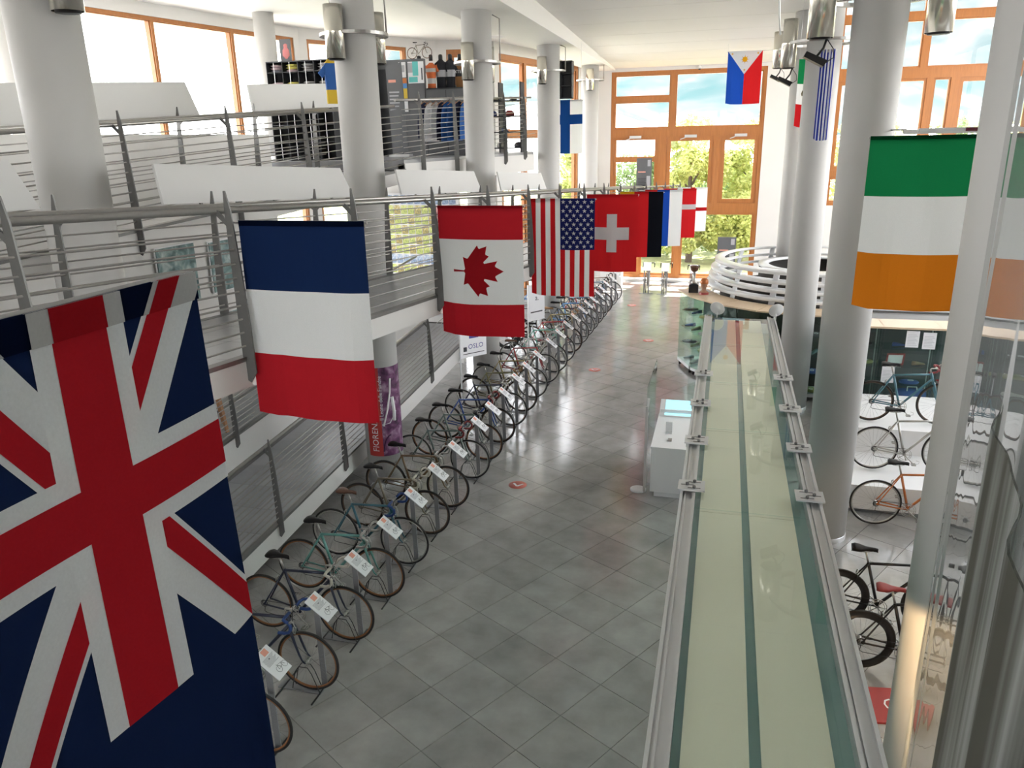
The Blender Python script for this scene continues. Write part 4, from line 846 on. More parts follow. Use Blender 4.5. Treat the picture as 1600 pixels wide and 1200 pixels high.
for k in range(14):
    a = 2*PI*k/14+0.2; ca, sa = math.cos(a), math.sin(a)
    MB().beam((2.42*ca, 2.42*sa, 1.80), (2.22*ca, 2.22*sa, 2.55), 0.13, 0.03, upv=(ca, sa, 0)).build('support', M['ringwhite'], t)
M['itemA'] = [mat('item_%d' % i, c, 0.5) for i, c in enumerate([(0.35, 0.05, 0.05), (0.05, 0.10, 0.32), (0.30, 0.33, 0.10), (0.55, 0.53, 0.48), (0.08, 0.08, 0.09), (0.30, 0.19, 0.10), (0.12, 0.25, 0.25), (0.6, 0.5, 0.2)])]
INAMES = ['dark red', 'blue', 'olive green', 'cream', 'black', 'brown', 'sea green', 'yellowish']
def shoe(x, y, z, rz, mi, where):
    t = thing('cycling_shoe', '%s cycling shoe %s' % (INAMES[mi], where), 'shoe', (x, y, z), rz, 'shoes and bags in the glass cases')
    mb = MB(); pr = [(-0.13, 0.02, 0.05), (-0.12, 0.035, 0.085), (-0.07, 0.038, 0.08), (-0.02, 0.036, 0.07), (0.04, 0.045, 0.05), (0.09, 0.042, 0.038), (0.125, 0.025, 0.025), (0.135, 0.004, 0.015)]; n = 8
    for px, w, h in pr:
        for k in range(n):
            a = 2*PI*k/n; mb.v.append((px, w*math.cos(a), h/2+h/2*math.sin(a)+0.008))
    for i in range(len(pr)-1):
        for k in range(n): mb.face((i*n+k, (i+1)*n+k, (i+1)*n+(k+1) % n, i*n+(k+1) % n), 0, True)
    mb.face(list(range(n))[::-1]); mb.build('upper', M['itemA'][mi], t); MB().box(-0.12, 0.12, -0.035, 0.035, 0.0, 0.012).build('sole', M['black'], t)
def folded(x, y, z, rz, mi, where):
    t = thing('folded_jersey', '%s folded jersey %s' % (INAMES[mi], where), 'jersey', (x, y, z), rz, 'jerseys in the glass cases')
    MB().lathe([(0.02, 0.0), (0.155, 0.004), (0.165, 0.02), (0.15, 0.042), (0.05, 0.05), (0.0, 0.05)], 16, ex=1.1, ey=0.8, caps=False).build('body', M['itemA'][mi], t)
    MB().tube([(0.05*math.cos(2*PI*k/12)+0.03, 0.035*math.sin(2*PI*k/12), 0.05) for k in range(12)], 0.008, 5, True).build('collar', M['paper'], t)
SHN_ = {0.18: 'bottom', 0.59: 'second', 0.99: 'third', 1.39: 'top'}
def curved_case(a0, a1, ri, ro, h, label, items, nick):
    am = (a0+a1)/2; cx, cy = RC[0]+ro*math.cos(am), RC[1]+ro*math.sin(am); t = thing('glass_cabinet', label, 'cabinet', (cx, cy, 0), 0, 'glass cabinets around the round platform')
    def P(r, a, z): return (RC[0]+r*math.cos(a)-cx, RC[1]+r*math.sin(a)-cy, z)
    def seg(nm, m, r0, r1, b0, b1, z0, z1, par=None): return MB().hexa([P(r0, b0, z0), P(r0, b1, z0), P(r1, b1, z0), P(r1, b0, z0), P(r0, b0, z1), P(r0, b1, z1), P(r1, b1, z1), P(r1, b0, z1)]).build(nm, m, par or t)
    g = 0.004
    seg('base', M['alu'], ri, ro, a0, a1, 0.10, 0.17); seg('wood_top', M['lightwood'], ri-0.02, ro+0.05, a0-0.008, a1+0.008, h-0.03, h)
    seg('back_panel', M['dark'], ri+0.02, ri+0.05, a0, a1, 0.17, h-0.04)
    for z in (0.58, 0.98, 1.38): seg('shelf', M['cglass'], ri+0.06, ro-0.04, a0+0.01, a1-0.01, z, z+0.012)
    seg('front_pane', M['cglass'], ro-0.012, ro-0.004, a0+g, a1-g, 0.17, h-0.04)
    for a, s in ((a0, 1), (a1, -1)): seg('side_pane', M['cglass'], ri+0.06, ro-0.014, a+s*0.003, a+s*0.007, 0.17, h-0.04)
    for r in (ri+0.05, ro-0.06):
        for a in (a0+0.02, a1-0.02): MB().lathe([(0.03, 0.0), (0.03, 0.10)], 10, P(r, a, 0)).build('castor', M['black'], t)
    for z in (0.18, 0.594, 0.994, 1.394):
        for k in range(items):
            a = a0+(a1-a0)*(k+0.5)/items; r = (ri+ro)/2+0.08; p = (RC[0]+r*math.cos(a), RC[1]+r*math.sin(a), z); mi = RND.randrange(8); w = '%s, %s shelf of the %s' % ('near the trophy side' if k == 0 else 'away from the trophy side', SHN_[round(z, 2)], nick)
            (shoe if RND.random() < 0.55 else folded)(p[0], p[1], p[2], a+RND.uniform(-.5, .5), mi, w)
H0 = 1.87
AN = [3.36, 3.66, 3.96, 4.26, 4.56, 4.86]
CCL = ['end glass cabinet with a wooden top, trophy standing on it', 'second glass cabinet of the curve, next to the trophy cabinet', 'middle glass cabinet of the curve below the white rings', 'fourth glass cabinet of the curve, behind the white columns', 'last glass cabinet of the curve, behind the long case and the column']
for i in range(5): curved_case(AN[i]+0.01, AN[i+1]-0.01, 2.58, 3.22, H0, CCL[i], 2, ['trophy cabinet', 'second curved cabinet', 'middle curved cabinet', 'fourth curved cabinet', 'last curved cabinet'][i])
# trophy and helmeted bust on the end cabinet
ta = 3.50; tx, ty = RC[0]+3.0*math.cos(ta), RC[1]+3.0*math.sin(ta)
t = thing('trophy', 'silver trophy cup on a black block, standing on the end cabinet', 'trophy', (tx, ty, H0))
MB().box(-0.11, 0.11, -0.11, 0.11, 0, 0.20).build('plinth', M['black'], t)
MB().lathe([(0.07, 0.2), (0.07, 0.24), (0.03, 0.27), (0.035, 0.40), (0.025, 0.46), (0.05, 0.49)], 16).build('stem', M['silver'], t)
MB().lathe([(0.03, 0.48), (0.08, 0.52), (0.10, 0.60), (0.105, 0.62), (0.09, 0.62), (0.02, 0.54)], 20, caps=False).build('cup', M['leather_brown'], t)
bx_, by_ = RC[0]+2.86*math.cos(3.60), RC[1]+2.86*math.sin(3.60)
t = thing('helmet_bust', 'display head wearing an orange cap on the cabinet beside the trophy', 'bust', (bx_, by_, H0))
MB().lathe([(0.11, 0.0), (0.10, 0.05), (0.055, 0.09), (0.05, 0.14), (0.07, 0.18), (0.085, 0.25), (0.08, 0.30)], 18).build('head', mat('bust_skin', (0.45, 0.26, 0.17), 0.6), t)
MB().lathe([(0.095, 0.25), (0.10, 0.29), (0.085, 0.34), (0.05, 0.375), (0.0, 0.385)], 18, caps=False).build('cap', FM['orange'], t)
MB().lathe([(0.115, 0.0), (0.112, 0.03), (0.09, 0.06)], 18, caps=False).build('collar', FM['red'], t)
ca_ = 3.45; o = thing('paper_sheet', 'white paper sheet lying on the wooden top beside the trophy', 'paper', (RC[0]+2.75*math.cos(ca_), RC[1]+2.75*math.sin(ca_), H0+0.001), 0.4)
MB().box(-0.16, 0.16, -0.22, 0.22, 0, 0.004).build('sheet', M['paper'], o)
# straight cabinets on the right, with papers and gear
def straight_case(x0, x1, y0, h, label, items):
    t = thing('glass_cabinet', label, 'cabinet', (x0, y0, 0), 0, 'glass cabinets behind the stepped platform'); w = x1-x0; d = 0.6
    def b(nm, m, *q, par=None): return MB().box(*q).build(nm, m, par or t)
    b('base', M['alu'], 0, w, 0, d, 0, 0.12); b('back_panel', M['greypanel'], 0, w, d-0.03, d, 0.12, h-0.04); b('wood_top', M['lightwood'], -0.02, w+0.02, -0.06, d+0.04, h-0.035, h)
    for x in (0.006, w-0.012): b('side_pane', M['cglass'], x, x+0.006, 0.01, d-0.03, 0.12, h-0.04)
    b('front_pane', M['cglass'], 0.02, w-0.02, 0.0, 0.008, 0.12, h-0.04)
    for z in (0.5, 0.85, 1.2, 1.55): b('shelf', M['cglass'], 0.02, w-0.02, 0.03, d-0.05, z, z+0.012)
    for nm, fx, fy, z, kind, mi in items:
        p = (x0+fx*w, y0+fy, z)
        if kind == 'sheet':
            o = thing('notice_sheet', nm, 'paper', p, 0, 'white notices on the glass cabinets'); MB().box(-0.11, 0.11, -0.004, 0.0, 0, 0.31).build('sheet', M['paper'], o)
            mb = MB()
            for k in range(8): mb.box(-0.085, 0.085-0.02*(k % 3), -0.006, -0.0045, 0.04+k*0.028, 0.046+k*0.028)
            mb.build('print', M['ink'], o)
        elif kind == 'bag':
            o = thing('sports_bag', nm, 'bag', p, 0.1); MB().lathe([(0.02, -0.26), (0.11, -0.25), (0.13, -0.15), (0.135, 0.0), (0.13, 0.15), (0.11, 0.25), (0.02, 0.26)], 16, (0, 0, 0.125), axis='x', ey=0.9).build('body', M['itemA'][mi], o); MB().tube([(-0.1, -0.1, 0.15), (-0.08, -0.05, 0.29), (0.08, -0.05, 0.29), (0.1, -0.1, 0.15)], 0.012, 6).build('handle', M['paper'], o)
        elif kind == 'frame':
            o = thing('framed_certificate', nm, 'frame', p, 0); o.rotation_euler = (0.2, 0, 0.1); mb = MB()
            for q in ((-0.16, 0.16, 0, 0.03), (-0.16, 0.16, 0.21, 0.24), (-0.16, -0.13, 0.03, 0.21), (0.13, 0.16, 0.03, 0.21)): mb.box(q[0], q[1], 0, 0.02, q[2], q[3])
            mb.build('frame', M['itemA'][mi], o); MB().box(-0.13, 0.13, 0.012, 0.016, 0.03, 0.21).build('certificate', M['paper'], o)
        elif kind == 'shoe': shoe(p[0], p[1], p[2], 0.4, mi, nm)
        else: folded(p[0], p[1], p[2], 0.1, mi, nm)
straight_case(2.42, 2.95, 15.15, 2.0, 'glass cabinet just right of the column, before the notice cabinet', [('on the third shelf of the cabinet beside the column', .6, .3, 1.213, 'jersey', 2), ('on the second shelf of the cabinet beside the column', .5, .3, 0.863, 'shoe', 3), ('on the lowest shelf of the cabinet beside the column', .5, .25, 0.513, 'shoe', 6), ('on the top shelf of the cabinet beside the column', .5, .3, 1.563, 'jersey', 4)])
straight_case(2.98, 3.92, 15.15, 2.0, 'wide glass cabinet with two white notices on its front', [('white notice on the left of the pair on the wide cabinet', .52, -0.008, 1.62, 'sheet', 0), ('white notice on the right of the pair on the wide cabinet', .82, -0.008, 1.60, 'sheet', 0), ('white notice lower down on the wide glass cabinet', .16, -0.008, 0.92, 'sheet', 0),
    ('certificate in a dark red frame inside the wide glass cabinet', .30, .2, 1.213, 'frame', 0), ('beside the red frame in the wide cabinet', .75, .25, 1.213, 'shoe', 5), ('on the top shelf of the wide cabinet', .35, .25, 1.563, 'shoe', 1), ('blue sports bag on a lower shelf of the wide cabinet', .68, .25, 0.513, 'bag', 1), ('on the second shelf of the wide cabinet', .62, .25, 0.863, 'jersey', 1), ('blue holdall at the bottom of the wide cabinet', .55, .25, 0.125, 'bag', 1)])
straight_case(3.95, 4.9, 15.15, 2.0, 'glass cabinet beyond the notice cabinet, behind the clear screen', [('on the second shelf of the furthest right cabinet', .3, .3, 0.863, 'jersey', 0), ('on the third shelf of the furthest right cabinet', .3, .3, 1.213, 'shoe', 4)])
o = thing('counter_band', 'long white and wood counter band behind the glass cabinets', 'counter', (2.4, 16.3, 0)); MB().box(0, 3.4, 0, 0.25, 0, 2.02).build('body', M['white'], o); MB().box(0, 3.4, -0.03, 0.28, 2.02, 2.06).build('top', M['post'], o)
# stepped platform with three bicycles
t = thing('stepped_platform', 'white two-step platform carrying racing bicycles in front of the cabinets', 'platform', (1.98, 11.35, 0))
MB().box(0.04, 3.6, 0.04, 3.2, 0.0, 0.06).build('toe_kick', M['stand'], t); MB().box(0, 3.6, 0, 1.35, 0.06, 0.44).build('lower_step', M['white'], t); MB().box(0, 3.6, 1.35, 3.2, 0.06, 0.86).build('upper_step', M['white'], t)
bicycle('orange racing bicycle on the floor before the white platform', (2.33, 10.98, 0.012), 0.03, 'orange', 'black', 'black', M['silver'])
bicycle('bare silver racing bicycle on the lower white step', (2.42, 12.0, 0.452), 0.03, 'chrome', 'black', 'black', M['silver'])
bicycle('blue-green racing bicycle on the upper white step before the notice cabinet', (2.50, 13.05, 0.872), 0.03, 'tealblue', 'black', 'red', M['gumdark'])
GM = mat('frame_carbon', (0.006, 0.006, 0.007), 0.4, 0.0, coat=0.05)
bicycle('black carbon racing bicycle with a slim black saddle beside the warm column', (1.50, 8.35, 0.012), 0.02, GM, 'black', 'black', M['black'], deep=True)
bicycle('black carbon racing bicycle with deep rims, closest to the clear screen', (1.63, 7.55, 0.012), 0.05, GM, 'red', 'black', M['black'], deep=True)
o = thing('floor_banner', 'small red sign with white letters lying by the black bicycles', 'sign', (1.86, 6.95, 0.0), 0.15); MB().hexa([(-.22, -.2, 0), (.35, -.2, 0), (.35, .18, 0), (-.22, .18, 0), (-.22, -.2, .02), (.35, -.2, .02), (.35, .18, .12), (-.22, .18, .12)]).build('board', FM['red'], o)
mb = MB(); put_text(mb, 'Or', 0.17, lambda x, y: (x-0.08, y-0.06, 0.07+(y-0.06)*0.263+0.004)); mb.build('lettering', M['paper'], o)
# ------------------------------------------------------------------ information desk and clear partition
t = thing('information_desk', 'white information desk with a tilted screen beside the long case', 'desk', (-0.88, 11.18, 0))
MB().box(0.06, 0.52, 0.06, 1.50, 0, 0.10).build('plinth', M['alu'], t); MB().box(0, 0.56, 0, 1.55, 0.10, 0.83).build('cabinet', M['white'], t); MB().box(-0.01, 0.57, -0.01, 1.56, 0.83, 0.855).build('worktop', M['white'], t)
s = MB().hexa([(0.0, 1.42, 0.86), (0.56, 1.42, 0.86), (0.56, 1.46, 0.86), (0.0, 1.46, 0.86), (0.0, 1.83, 1.03), (0.56, 1.83, 1.03), (0.56, 1.86, 1.01), (0.0, 1.86, 1.01)]).build('screen_body', M['white'], t)
MB().hexa([(0.09, 1.45, 0.874), (0.54, 1.45, 0.874), (0.54, 1.47, 0.876), (0.09, 1.47, 0.876), (0.09, 1.81, 1.026), (0.54, 1.81, 1.026), (0.54, 1.815, 1.022), (0.09, 1.815, 1.022)]).build('display', M['screen'], s)
MB().box(0.02, 0.54, 1.5, 1.54, 0.1, 0.95).build('screen_support', M['white'], t)
o = thing('leaflet_holder', 'small grey leaflet holder standing on the white desk', 'holder', (-0.66, 11.85, 0.856)); MB().box(-0.05, 0.05, -0.01, 0.01, 0, 0.18).build('back', M['alu'], o); MB().box(-0.05, 0.05, -0.07, -0.01, 0, 0.012).build('foot', M['alu'], o)
o = thing('desk_clip', 'tiny metal clip lying on the white desk before the leaflet holder', 'clip', (-0.62, 11.5, 0.856)); MB().box(-0.03, 0.03, -0.05, 0.05, 0, 0.02).build('body', M['steel'], o)
o = thing('clear_partition', 'thin clear partition on a round foot beside the white desk', 'partition', (-0.98, 11.35, 0)); MB().box(-0.004, 0.004, 0.0, 1.65, 0.05, 1.75).build('pane', M['cglass'], o); MB().box(-0.018, 0.018, -0.03, 0.0, 0.0, 1.45).build('edge_post', M['steel'], o)
MB().lathe([(0.13, 0.0), (0.13, 0.02), (0.10, 0.03)], 20, (-0.10, 0.06, 0)).build('foot', M['white'], o)
o = thing('hanging_rail', 'white horizontal rail with a dark red end above the green white orange flag', 'rail', (1.9, 10.0, 5.38)); MB().box(0, 1.3, 0, 0.05, 0, 0.05).build('bar', M['white'], o); MB().box(0.15, 1.3, -0.03, 0.0, 0.02, 0.06).build('front_bar', M['ringwhite'], o); MB().box(0.62, 0.95, -0.035, -0.03, 0.02, 0.06).build('red_end', mat('maroon', (0.12, 0.01, 0.025), 0.6), o); MB().tube([(0.03, 0.03, 0.05), (-0.1, 0.45, 0.05)], 0.01, 6).build('arm', M['alu'], o)
# floor stickers
for x, y, lbl in ((-3.02, 11.16, 'round red floor sticker with a white arrow, beside the bronze bicycles'), (-2.85, 17.97, 'round red floor sticker with a white arrow, level with the striped flag'), (-1.85, 21.1, 'pale red floor sticker near the end glass cabinet'), (-2.86, 25.8, 'pale floor sticker near the bright back window')):
    o = thing('floor_sticker', lbl, 'sticker', (x, y, 0.0005), 0, 'floor stickers'); MB().lathe([(0.0, 0.002), (0.15, 0.002), (0.15, 0.0)], 24, caps=False).build('disc', mat('sticker_red', (0.55, 0.14, 0.11), 0.5), o)
    MB().poly([(-0.09, -0.02, 0.003), (0.0, -0.08, 0.003), (0.0, -0.035, 0.003)]) if 0 else None
    mb = MB(); mb.beam((-0.08, 0.05, 0.0025), (0.0, -0.05, 0.0025), 0.035, 0.001); mb.beam((0.08, 0.05, 0.0025), (0.0, -0.05, 0.0025), 0.035, 0.001); mb.build('arrow', M['paper'], o)
# wheels on card stands at the far end
for i, (x, y) in enumerate(((-2.6, 28.0), (-1.95, 27.9), (-0.95, 27.6))):
    t = thing('bicycle_stand', ['narrow stand with card, left of two before the back window', 'narrow stand with card, right of two before the back window', 'stand with card partly behind the trophy'][i], 'stand', (x, y, 0), 0, 'card stands before the back window')
    MB().box(-0.25, 0.25, -0.05, 0.05, 0, 0.015).build('base_plate', M['stand'], t); MB().box(0.06, 0.10, -0.02, 0.02, 0.015, 0.88).build('post', M['stand'], t); MB().box(-0.10, -0.06, -0.02, 0.02, 0.015, 0.88).build('post', M['stand'], t)
    c = MB().hexa([(-.12, -.06, .84), (.16, -.06, .84), (.16, -.05, .84), (-.12, -.05, .84), (-.12, .09, 1.12), (.16, .09, 1.12), (.16, .10, 1.12), (-.12, .10, 1.12)]).build('card', M['paper'], t)
    bicycle(['bronze bicycle seen end-on, left of two before the back window', 'dark bicycle seen end-on, right of two before the back window', 'black bicycle seen end-on behind the trophy'][i], (x-0.02, y+0.15, 0.012), PI/2, ['bronze', 'black', 'black'][i], 'black', 'black', M['silver'])
# ------------------------------------------------------------------ printed banner on the column
bxc, byc, br = COLS['B']; t = thing('column_banner', 'printed banner with red strip and purple cyclist picture wrapped on the column', 'banner', (bxc, byc, 0))
def cyl(a, z, k=0.0): return ((br+0.006+k)*math.cos(a), (br+0.006+k)*math.sin(a), z)
def patch(a0, a1, z0, z1, m, nm, k, par, nz=1):
    mb = MB(); n = 16
    for i in range(n):
        b0 = a0+(a1-a0)*i/n; b1 = a0+(a1-a0)*(i+1)/n
        mb.hexa([cyl(b0, z0, k-.003), cyl(b1, z0, k-.003), cyl(b1, z0, k), cyl(b0, z0, k), cyl(b0, z1, k-.003), cyl(b1, z1, k-.003), cyl(b1, z1, k), cyl(b0, z1, k)])
    return mb.build(nm, m, par)
M['purple'] = photo_mat('purple_photo', [(0.035, 0.008, 0.035), (0.17, 0.06, 0.15), (0.42, 0.30, 0.40)], 7.0)
A0, A1, A2 = -2.02, -1.20, 0.25; Z0, Z1 = 0.56, 2.05
p = patch(A1, A2, Z0, Z1, M['purple'], 'photo_panel', 0.001, t); r_ = patch(A0, A1, Z0, Z1, mat('banner_red', (0.46, 0.035, 0.03), 0.5), 'red_strip', 0.001, t)
mb = MB(); put_text(mb, 'FIORENZO MAGNI', 0.142, lambda x, y: cyl(A1-0.22-y/br, Z0+0.08+x, 0.009)); mb.build('lettering', M['paper'], r_)
mb = MB(); put_text(mb, 'Il Leone delle Fiandre', 0.085, lambda x, y: cyl(A1+0.12-y/br, Z0+0.62+x*1.0, 0.007)); mb.build('lettering', M['paper'], p)
# the cyclist of the picture: pale limbs and a dark wheel
mb = MB()
def ctube(pts, r): mb.tube([cyl(a+0.45, z, 0.002) for a, z in pts], r, 6)
ctube([(-1.05, 1.86), (-1.12, 1.62), (-1.30, 1.35), (-1.55, 1.08)], 0.016); ctube([(-1.0, 1.55), (-0.92, 1.30), (-0.95, 1.15)], 0.03); ctube([(-1.62, 1.10), (-1.2, 1.12), (-0.8, 1.30)], 0.008); mb.build('pale_figure', M['paper'], p)
mb = MB(); ctube([(-1.5-0.30+0.75*math.cos(a)*0.6+0.62, 0.58+0.34*math.sin(a)) for a in [2.95, 2.6, 2.25, 1.9, 1.6]], 0.014); mb.build('dark_wheel', mat('deep_purple', (0.06, 0.01, 0.06), 0.5), p)
# hanging signs on the far side of the bicycles
def sign(label, loc, rz, w, h, lines, blocks, group='white hanging signs among the bicycles', foot=True):
    t = thing('hanging_sign', label, 'sign', loc, rz, group); MB().box(-w/2, w/2, -0.012, 0.012, 0, h).build('board', M['paper'], t)
    mb = MB()
    for body, size, x, z, mi in lines: put_text(mb, body, size, lambda a, b, x=x, z=z: (a+x, -0.014, b+z), mi)
    for x0, x1, z0, z1, mi in blocks: mb.box(x0, x1, -0.0145, -0.0125, z0, z1, mi)
    if mb.v: mb.build('print', [M['inkdark'], mat('sign_blue', (0.06, 0.06, 0.28), 0.5), M['inkred']], t)
    MB().box(-w/2, -w/2+0.03, 0.012, 0.03, -loc[2] if foot else 0, h).build('post', M['alu'], t)
sign('white hanging sign reading OSLO on the near side of a white column', (-4.66, 14.05, 1.32), 0.9, 0.62, 0.75, [('OSLO', 0.14, -0.13, 0.17, 1)], [(-0.24, -0.16, 0.13, 0.22, 0), (-0.1, 0.12, 0.38, 0.6, 1), (-0.25, 0.25, 0.07, 0.085, 0)])
sign('white upright sign behind the olive bicycles near the striped flag', (-4.35, 18.15, 1.15), 1.0, 0.55, 0.9, [('a.', 0.2, -0.05, 0.5, 0)], [(-0.2, 0.2, 0.2, 0.23, 0)])
sign('white upright sign near the back window above the last bicycles', (-4.35, 25.9, 1.15), 0.2, 0.9, 1.1, [('LONDRES 10', 0.12, -0.38, 0.5, 0)], [(-0.2, 0.0, 0.75, 0.78, 2)])
o = thing('low_cabinet', 'pale low cabinet beside the last bicycles near the back window', 'cabinet', (-4.05, 29.4, 0)); MB().box(-0.4, 0.4, -0.3, 0.3, 0, 0.85).build('body', M['white'], o); MB().box(-0.42, 0.42, -0.32, 0.32, 0.85, 0.88).build('top', M['lightwood'], o)
# second row of modern bicycles behind the first
for i, (x, y, c) in enumerate(((-6.1, 19.4, 'black'), (-6.0, 20.3, 'black'), (-5.9, 24.6, 'skyblue'), (-5.7, 25.5, 'blue'), (-5.6, 26.4, 'skyblue'))):
    bicycle(['black bicycle behind the row, below the maple leaf flag', 'black bicycle behind the row, beyond the lowest ramp end', 'sky blue bicycle behind the row near the upright sign', 'bright blue bicycle standing between two sky blue ones behind the row', 'sky blue bicycle behind the row nearest the back window'][i], (x-0.4, y, 0.012), 0.05, c, 'black', 'black', M['black'] if i < 2 else M['silver'], deep=i < 2)
# roll-up banners by the back window
def rollup(label, loc, w, h, foot=True):
    t = thing('rollup_banner', label, 'banner', loc, 0, 'dark roll-up banners by the back window'); MB().box(-w/2, w/2, -0.01, 0.01, 0.0, h).build('sheet', M['greypanel'], t)
    mb = MB(); mb.box(w*0.22, w*0.42, -0.014, -0.011, h-0.28, h-0.06, 0); mb.box(-w*0.4, w*0.1, -0.014, -0.011, h-0.5, h-0.46, 1)
    for k in range(10): mb.box(-w*0.4, w*0.15-0.02*(k % 3), -0.014, -0.011, h-0.72-k*0.05, h-0.70-k*0.05, 2)
    mb.box(w*0.18, w*0.42, -0.014, -0.011, h-1.1, h-0.62, 0); mb.build('print', [M['ink'], M['inkred'], M['darkpanel']], t)
    MB().box(-w/2-0.03, w/2+0.03, -0.1, 0.1, -0.08 if foot else 0, 0.0).build('cassette', M['alu'], t)
rollup('dark roll-up banner standing on the far end of the flag ramp', (-2.92, 29.2, 2.75), 0.54, 1.95)
rollup('dark roll-up banner standing behind the round balustrade', (0.14, 29.9, 0.08), 0.66, 1.75)
# ------------------------------------------------------------------ the shop on the upper floor
ZS = 5.10
t = thing('partition_panel', 'tall grey partition panel behind the clothes rack', 'partition', (-8.15, 18.0, ZS)); MB().box(0, 1.22, 0, 0.12, 0, 2.15).build('panel', M['greypanel'], t); MB().box(-0.05, 0.0, -0.55, 0.12, 0, 2.12).build('side_panel', M['darkpanel'], t); MB().box(0.0, 0.45, -0.06, 0.0, 0, 1.95).build('dark_door', M['darkpanel'], t)
t = thing('shop_cabinet', 'low grey shop cabinet with mannequin torsos standing on top', 'cabinet', (-6.92, 18.0, ZS)); MB().box(-0.5, 1.22, 0.13, 0.66, 0, 1.48).build('body', M['greypanel'], t); MB().box(0.01, 1.22, 0.0, 0.13, 0, 1.47).build('front', M['greypanel'], t); MB().box(0.50, 0.515, -0.004, 0.0, 0.05, 1.45).build('joint', M['darkpanel'], t); MB().box(-0.51, 1.24, 0.13, 0.68, 1.48, 1.51).build('top', M['darkpanel'], t)
mb = MB(); put_text(mb, 'shop', 0.06, lambda x, y: (0.04+x, -0.004, 1.25+y)); mb.build('lettering', M['ink'], t)
t = thing('rollup_banner', 'tall grey leaning roll-up banner with small print before the dark partition', 'banner', (-7.30, 17.2, ZS)); MB().hexa([(-0.18, -0.01, 0.05), (0.20, -0.01, 0.05), (0.20, 0.01, 0.05), (-0.18, 0.01, 0.05), (-0.26, 0.05, 1.95), (0.12, 0.05, 2.02), (0.12, 0.07, 2.02), (-0.26, 0.07, 1.95)]).build('sheet', M['greypanel'], t)
mb = MB(); mb.box(-0.20, -0.02, 0.028, 0.033, 1.6, 1.66, 1)
for k in range(13): mb.box(-0.19, 0.05-0.02*(k % 3), 0.025-0.001*k, 0.03-0.001*k, 1.38-k*0.075, 1.41-k*0.075, 0)
mb.build('print', [M['ink'], M['inkred']], t); MB().box(-0.24, 0.26, -0.1, 0.1, 0, 0.05).build('cassette', M['alu'], t)
def poster(label, x0, x1, z0, z1, y, blocks, base):
    t = thing('poster', label, 'poster', (x0, y, z0), 0, 'posters on the grey partition'); MB().box(0, x1-x0, -0.008, 0, 0, z1-z0).build('sheet', base, t); mb = MB(); ms = []
    for a, b, c, d, m in blocks:
        if m not in ms: ms.append(m)
        mb.box(a*(x1-x0), b*(x1-x0), -0.011, -0.008, c*(z1-z0), d*(z1-z0), ms.index(m))
    if mb.v: mb.build('print', ms, t)
TQ = mat('print_turquoise', (0.12, 0.52, 0.50), 0.6); OR = FM['orange']; YE = mat('print_yellow', (0.7, 0.5, 0.05), 0.6)
poster('turquoise and white poster on the grey partition below the miniature bicycle', -7.32, -6.93, 6.72, 7.19, 17.99, [(.0, .30, .5, .95, M['ink']), (.3, .66, .35, 1, TQ), (.05, .6, .05, .3, TQ), (.85, .92, .15, .7, M['inkdark'])], M['paper'])
poster('small white notice on the grey partition', -7.55, -7.37, 6.86, 7.19, 17.99, [(.2, .8, .35, .8, M['ink'])], M['paper'])
poster('narrow strip of coloured stickers under the small white notice', -7.46, -7.36, 6.1, 6.84, 17.985, [(0, 1, .85, 1, OR), (0, 1, .7, .85, FM['skyblue']), (0, 1, .4, .7, YE)], M['paper'])
def torso(label, x, y, z, base, bands, sc_=1.0):
    t = thing('mannequin', label, 'mannequin', (x, y, z), 0, 'mannequin torsos on the shop cabinet'); pf = [(0.135, 0.0), (0.13, 0.12), (0.135, 0.25), (0.165, 0.40), (0.185, 0.49), (0.17, 0.55), (0.09, 0.60), (0.055, 0.63)]
    b = MB(); n = 20; ms = [base]
    for (r, zz) in pf:
        for k in range(n):
            a = 2*PI*k/n; b.v.append((r*0.86*math.cos(a)*sc_, r*0.6*math.sin(a)*sc_, zz*sc_))
    for i in range(len(pf)-1):
        zm = (pf[i][1]+pf[i+1][1])/2; mi = 0
        for lo, hi, m in bands:
            if lo <= zm < hi:
                if m not in ms: ms.append(m)
                mi = ms.index(m)
        for k in range(n): b.face((i*n+k, i*n+(k+1) % n, (i+1)*n+(k+1) % n, (i+1)*n+k), mi, True)
    b.face(list(range(n))[::-1]); b.build('jersey', ms, t)
    MB().lathe([(0.05, 0.61), (0.052, 0.70), (0.045, 0.735), (0.02, 0.745)], 14, ex=sc_, ey=sc_, caps=True).build('neck_cap', M['black'], t)
    for s in (-1, 1): MB().tube([(0.12*s, 0, 0.5), (0.155*s, 0, 0.44), (0.175*s, -0.01, 0.36)], [0.06, 0.05, 0.045], 10).build('sleeve', base, t)
JW = mat('jersey_white', (0.62, 0.60, 0.58), 0.8); JO = mat('jersey_orange', (0.72, 0.17, 0.05), 0.8); JK = mat('jersey_black', (0.010, 0.012, 0.018), 0.8); JB = mat('jersey_brown', (0.22, 0.10, 0.03), 0.8); JR = mat('jersey_pink', (0.62, 0.22, 0.22), 0.8); JU = mat('jersey_blue', (0.02, 0.10, 0.34), 0.8); JN = mat('jersey_navy', (0.012, 0.018, 0.06), 0.8)
torso('mannequin torso in a white and pink jersey behind the miniature bicycle', -7.20, 18.42, ZS+1.51, JW, [(0.1, 0.3, JR)])
torso('mannequin torso in an orange and white jersey', -6.86, 18.30, ZS+1.51, JO, [(0.15, 0.3, JW), (0.44, 0.52, JW)], 0.9)
torso('mannequin torso in a black jersey with grey chest band, next to the orange jersey', -6.64, 18.36, ZS+1.51, JK, [(0.3, 0.42, M['ink'])])
torso('mannequin torso in a black jersey with grey chest band, next to the brown jersey', -6.42, 18.40, ZS+1.51, JK, [(0.3, 0.42, M['ink'])])
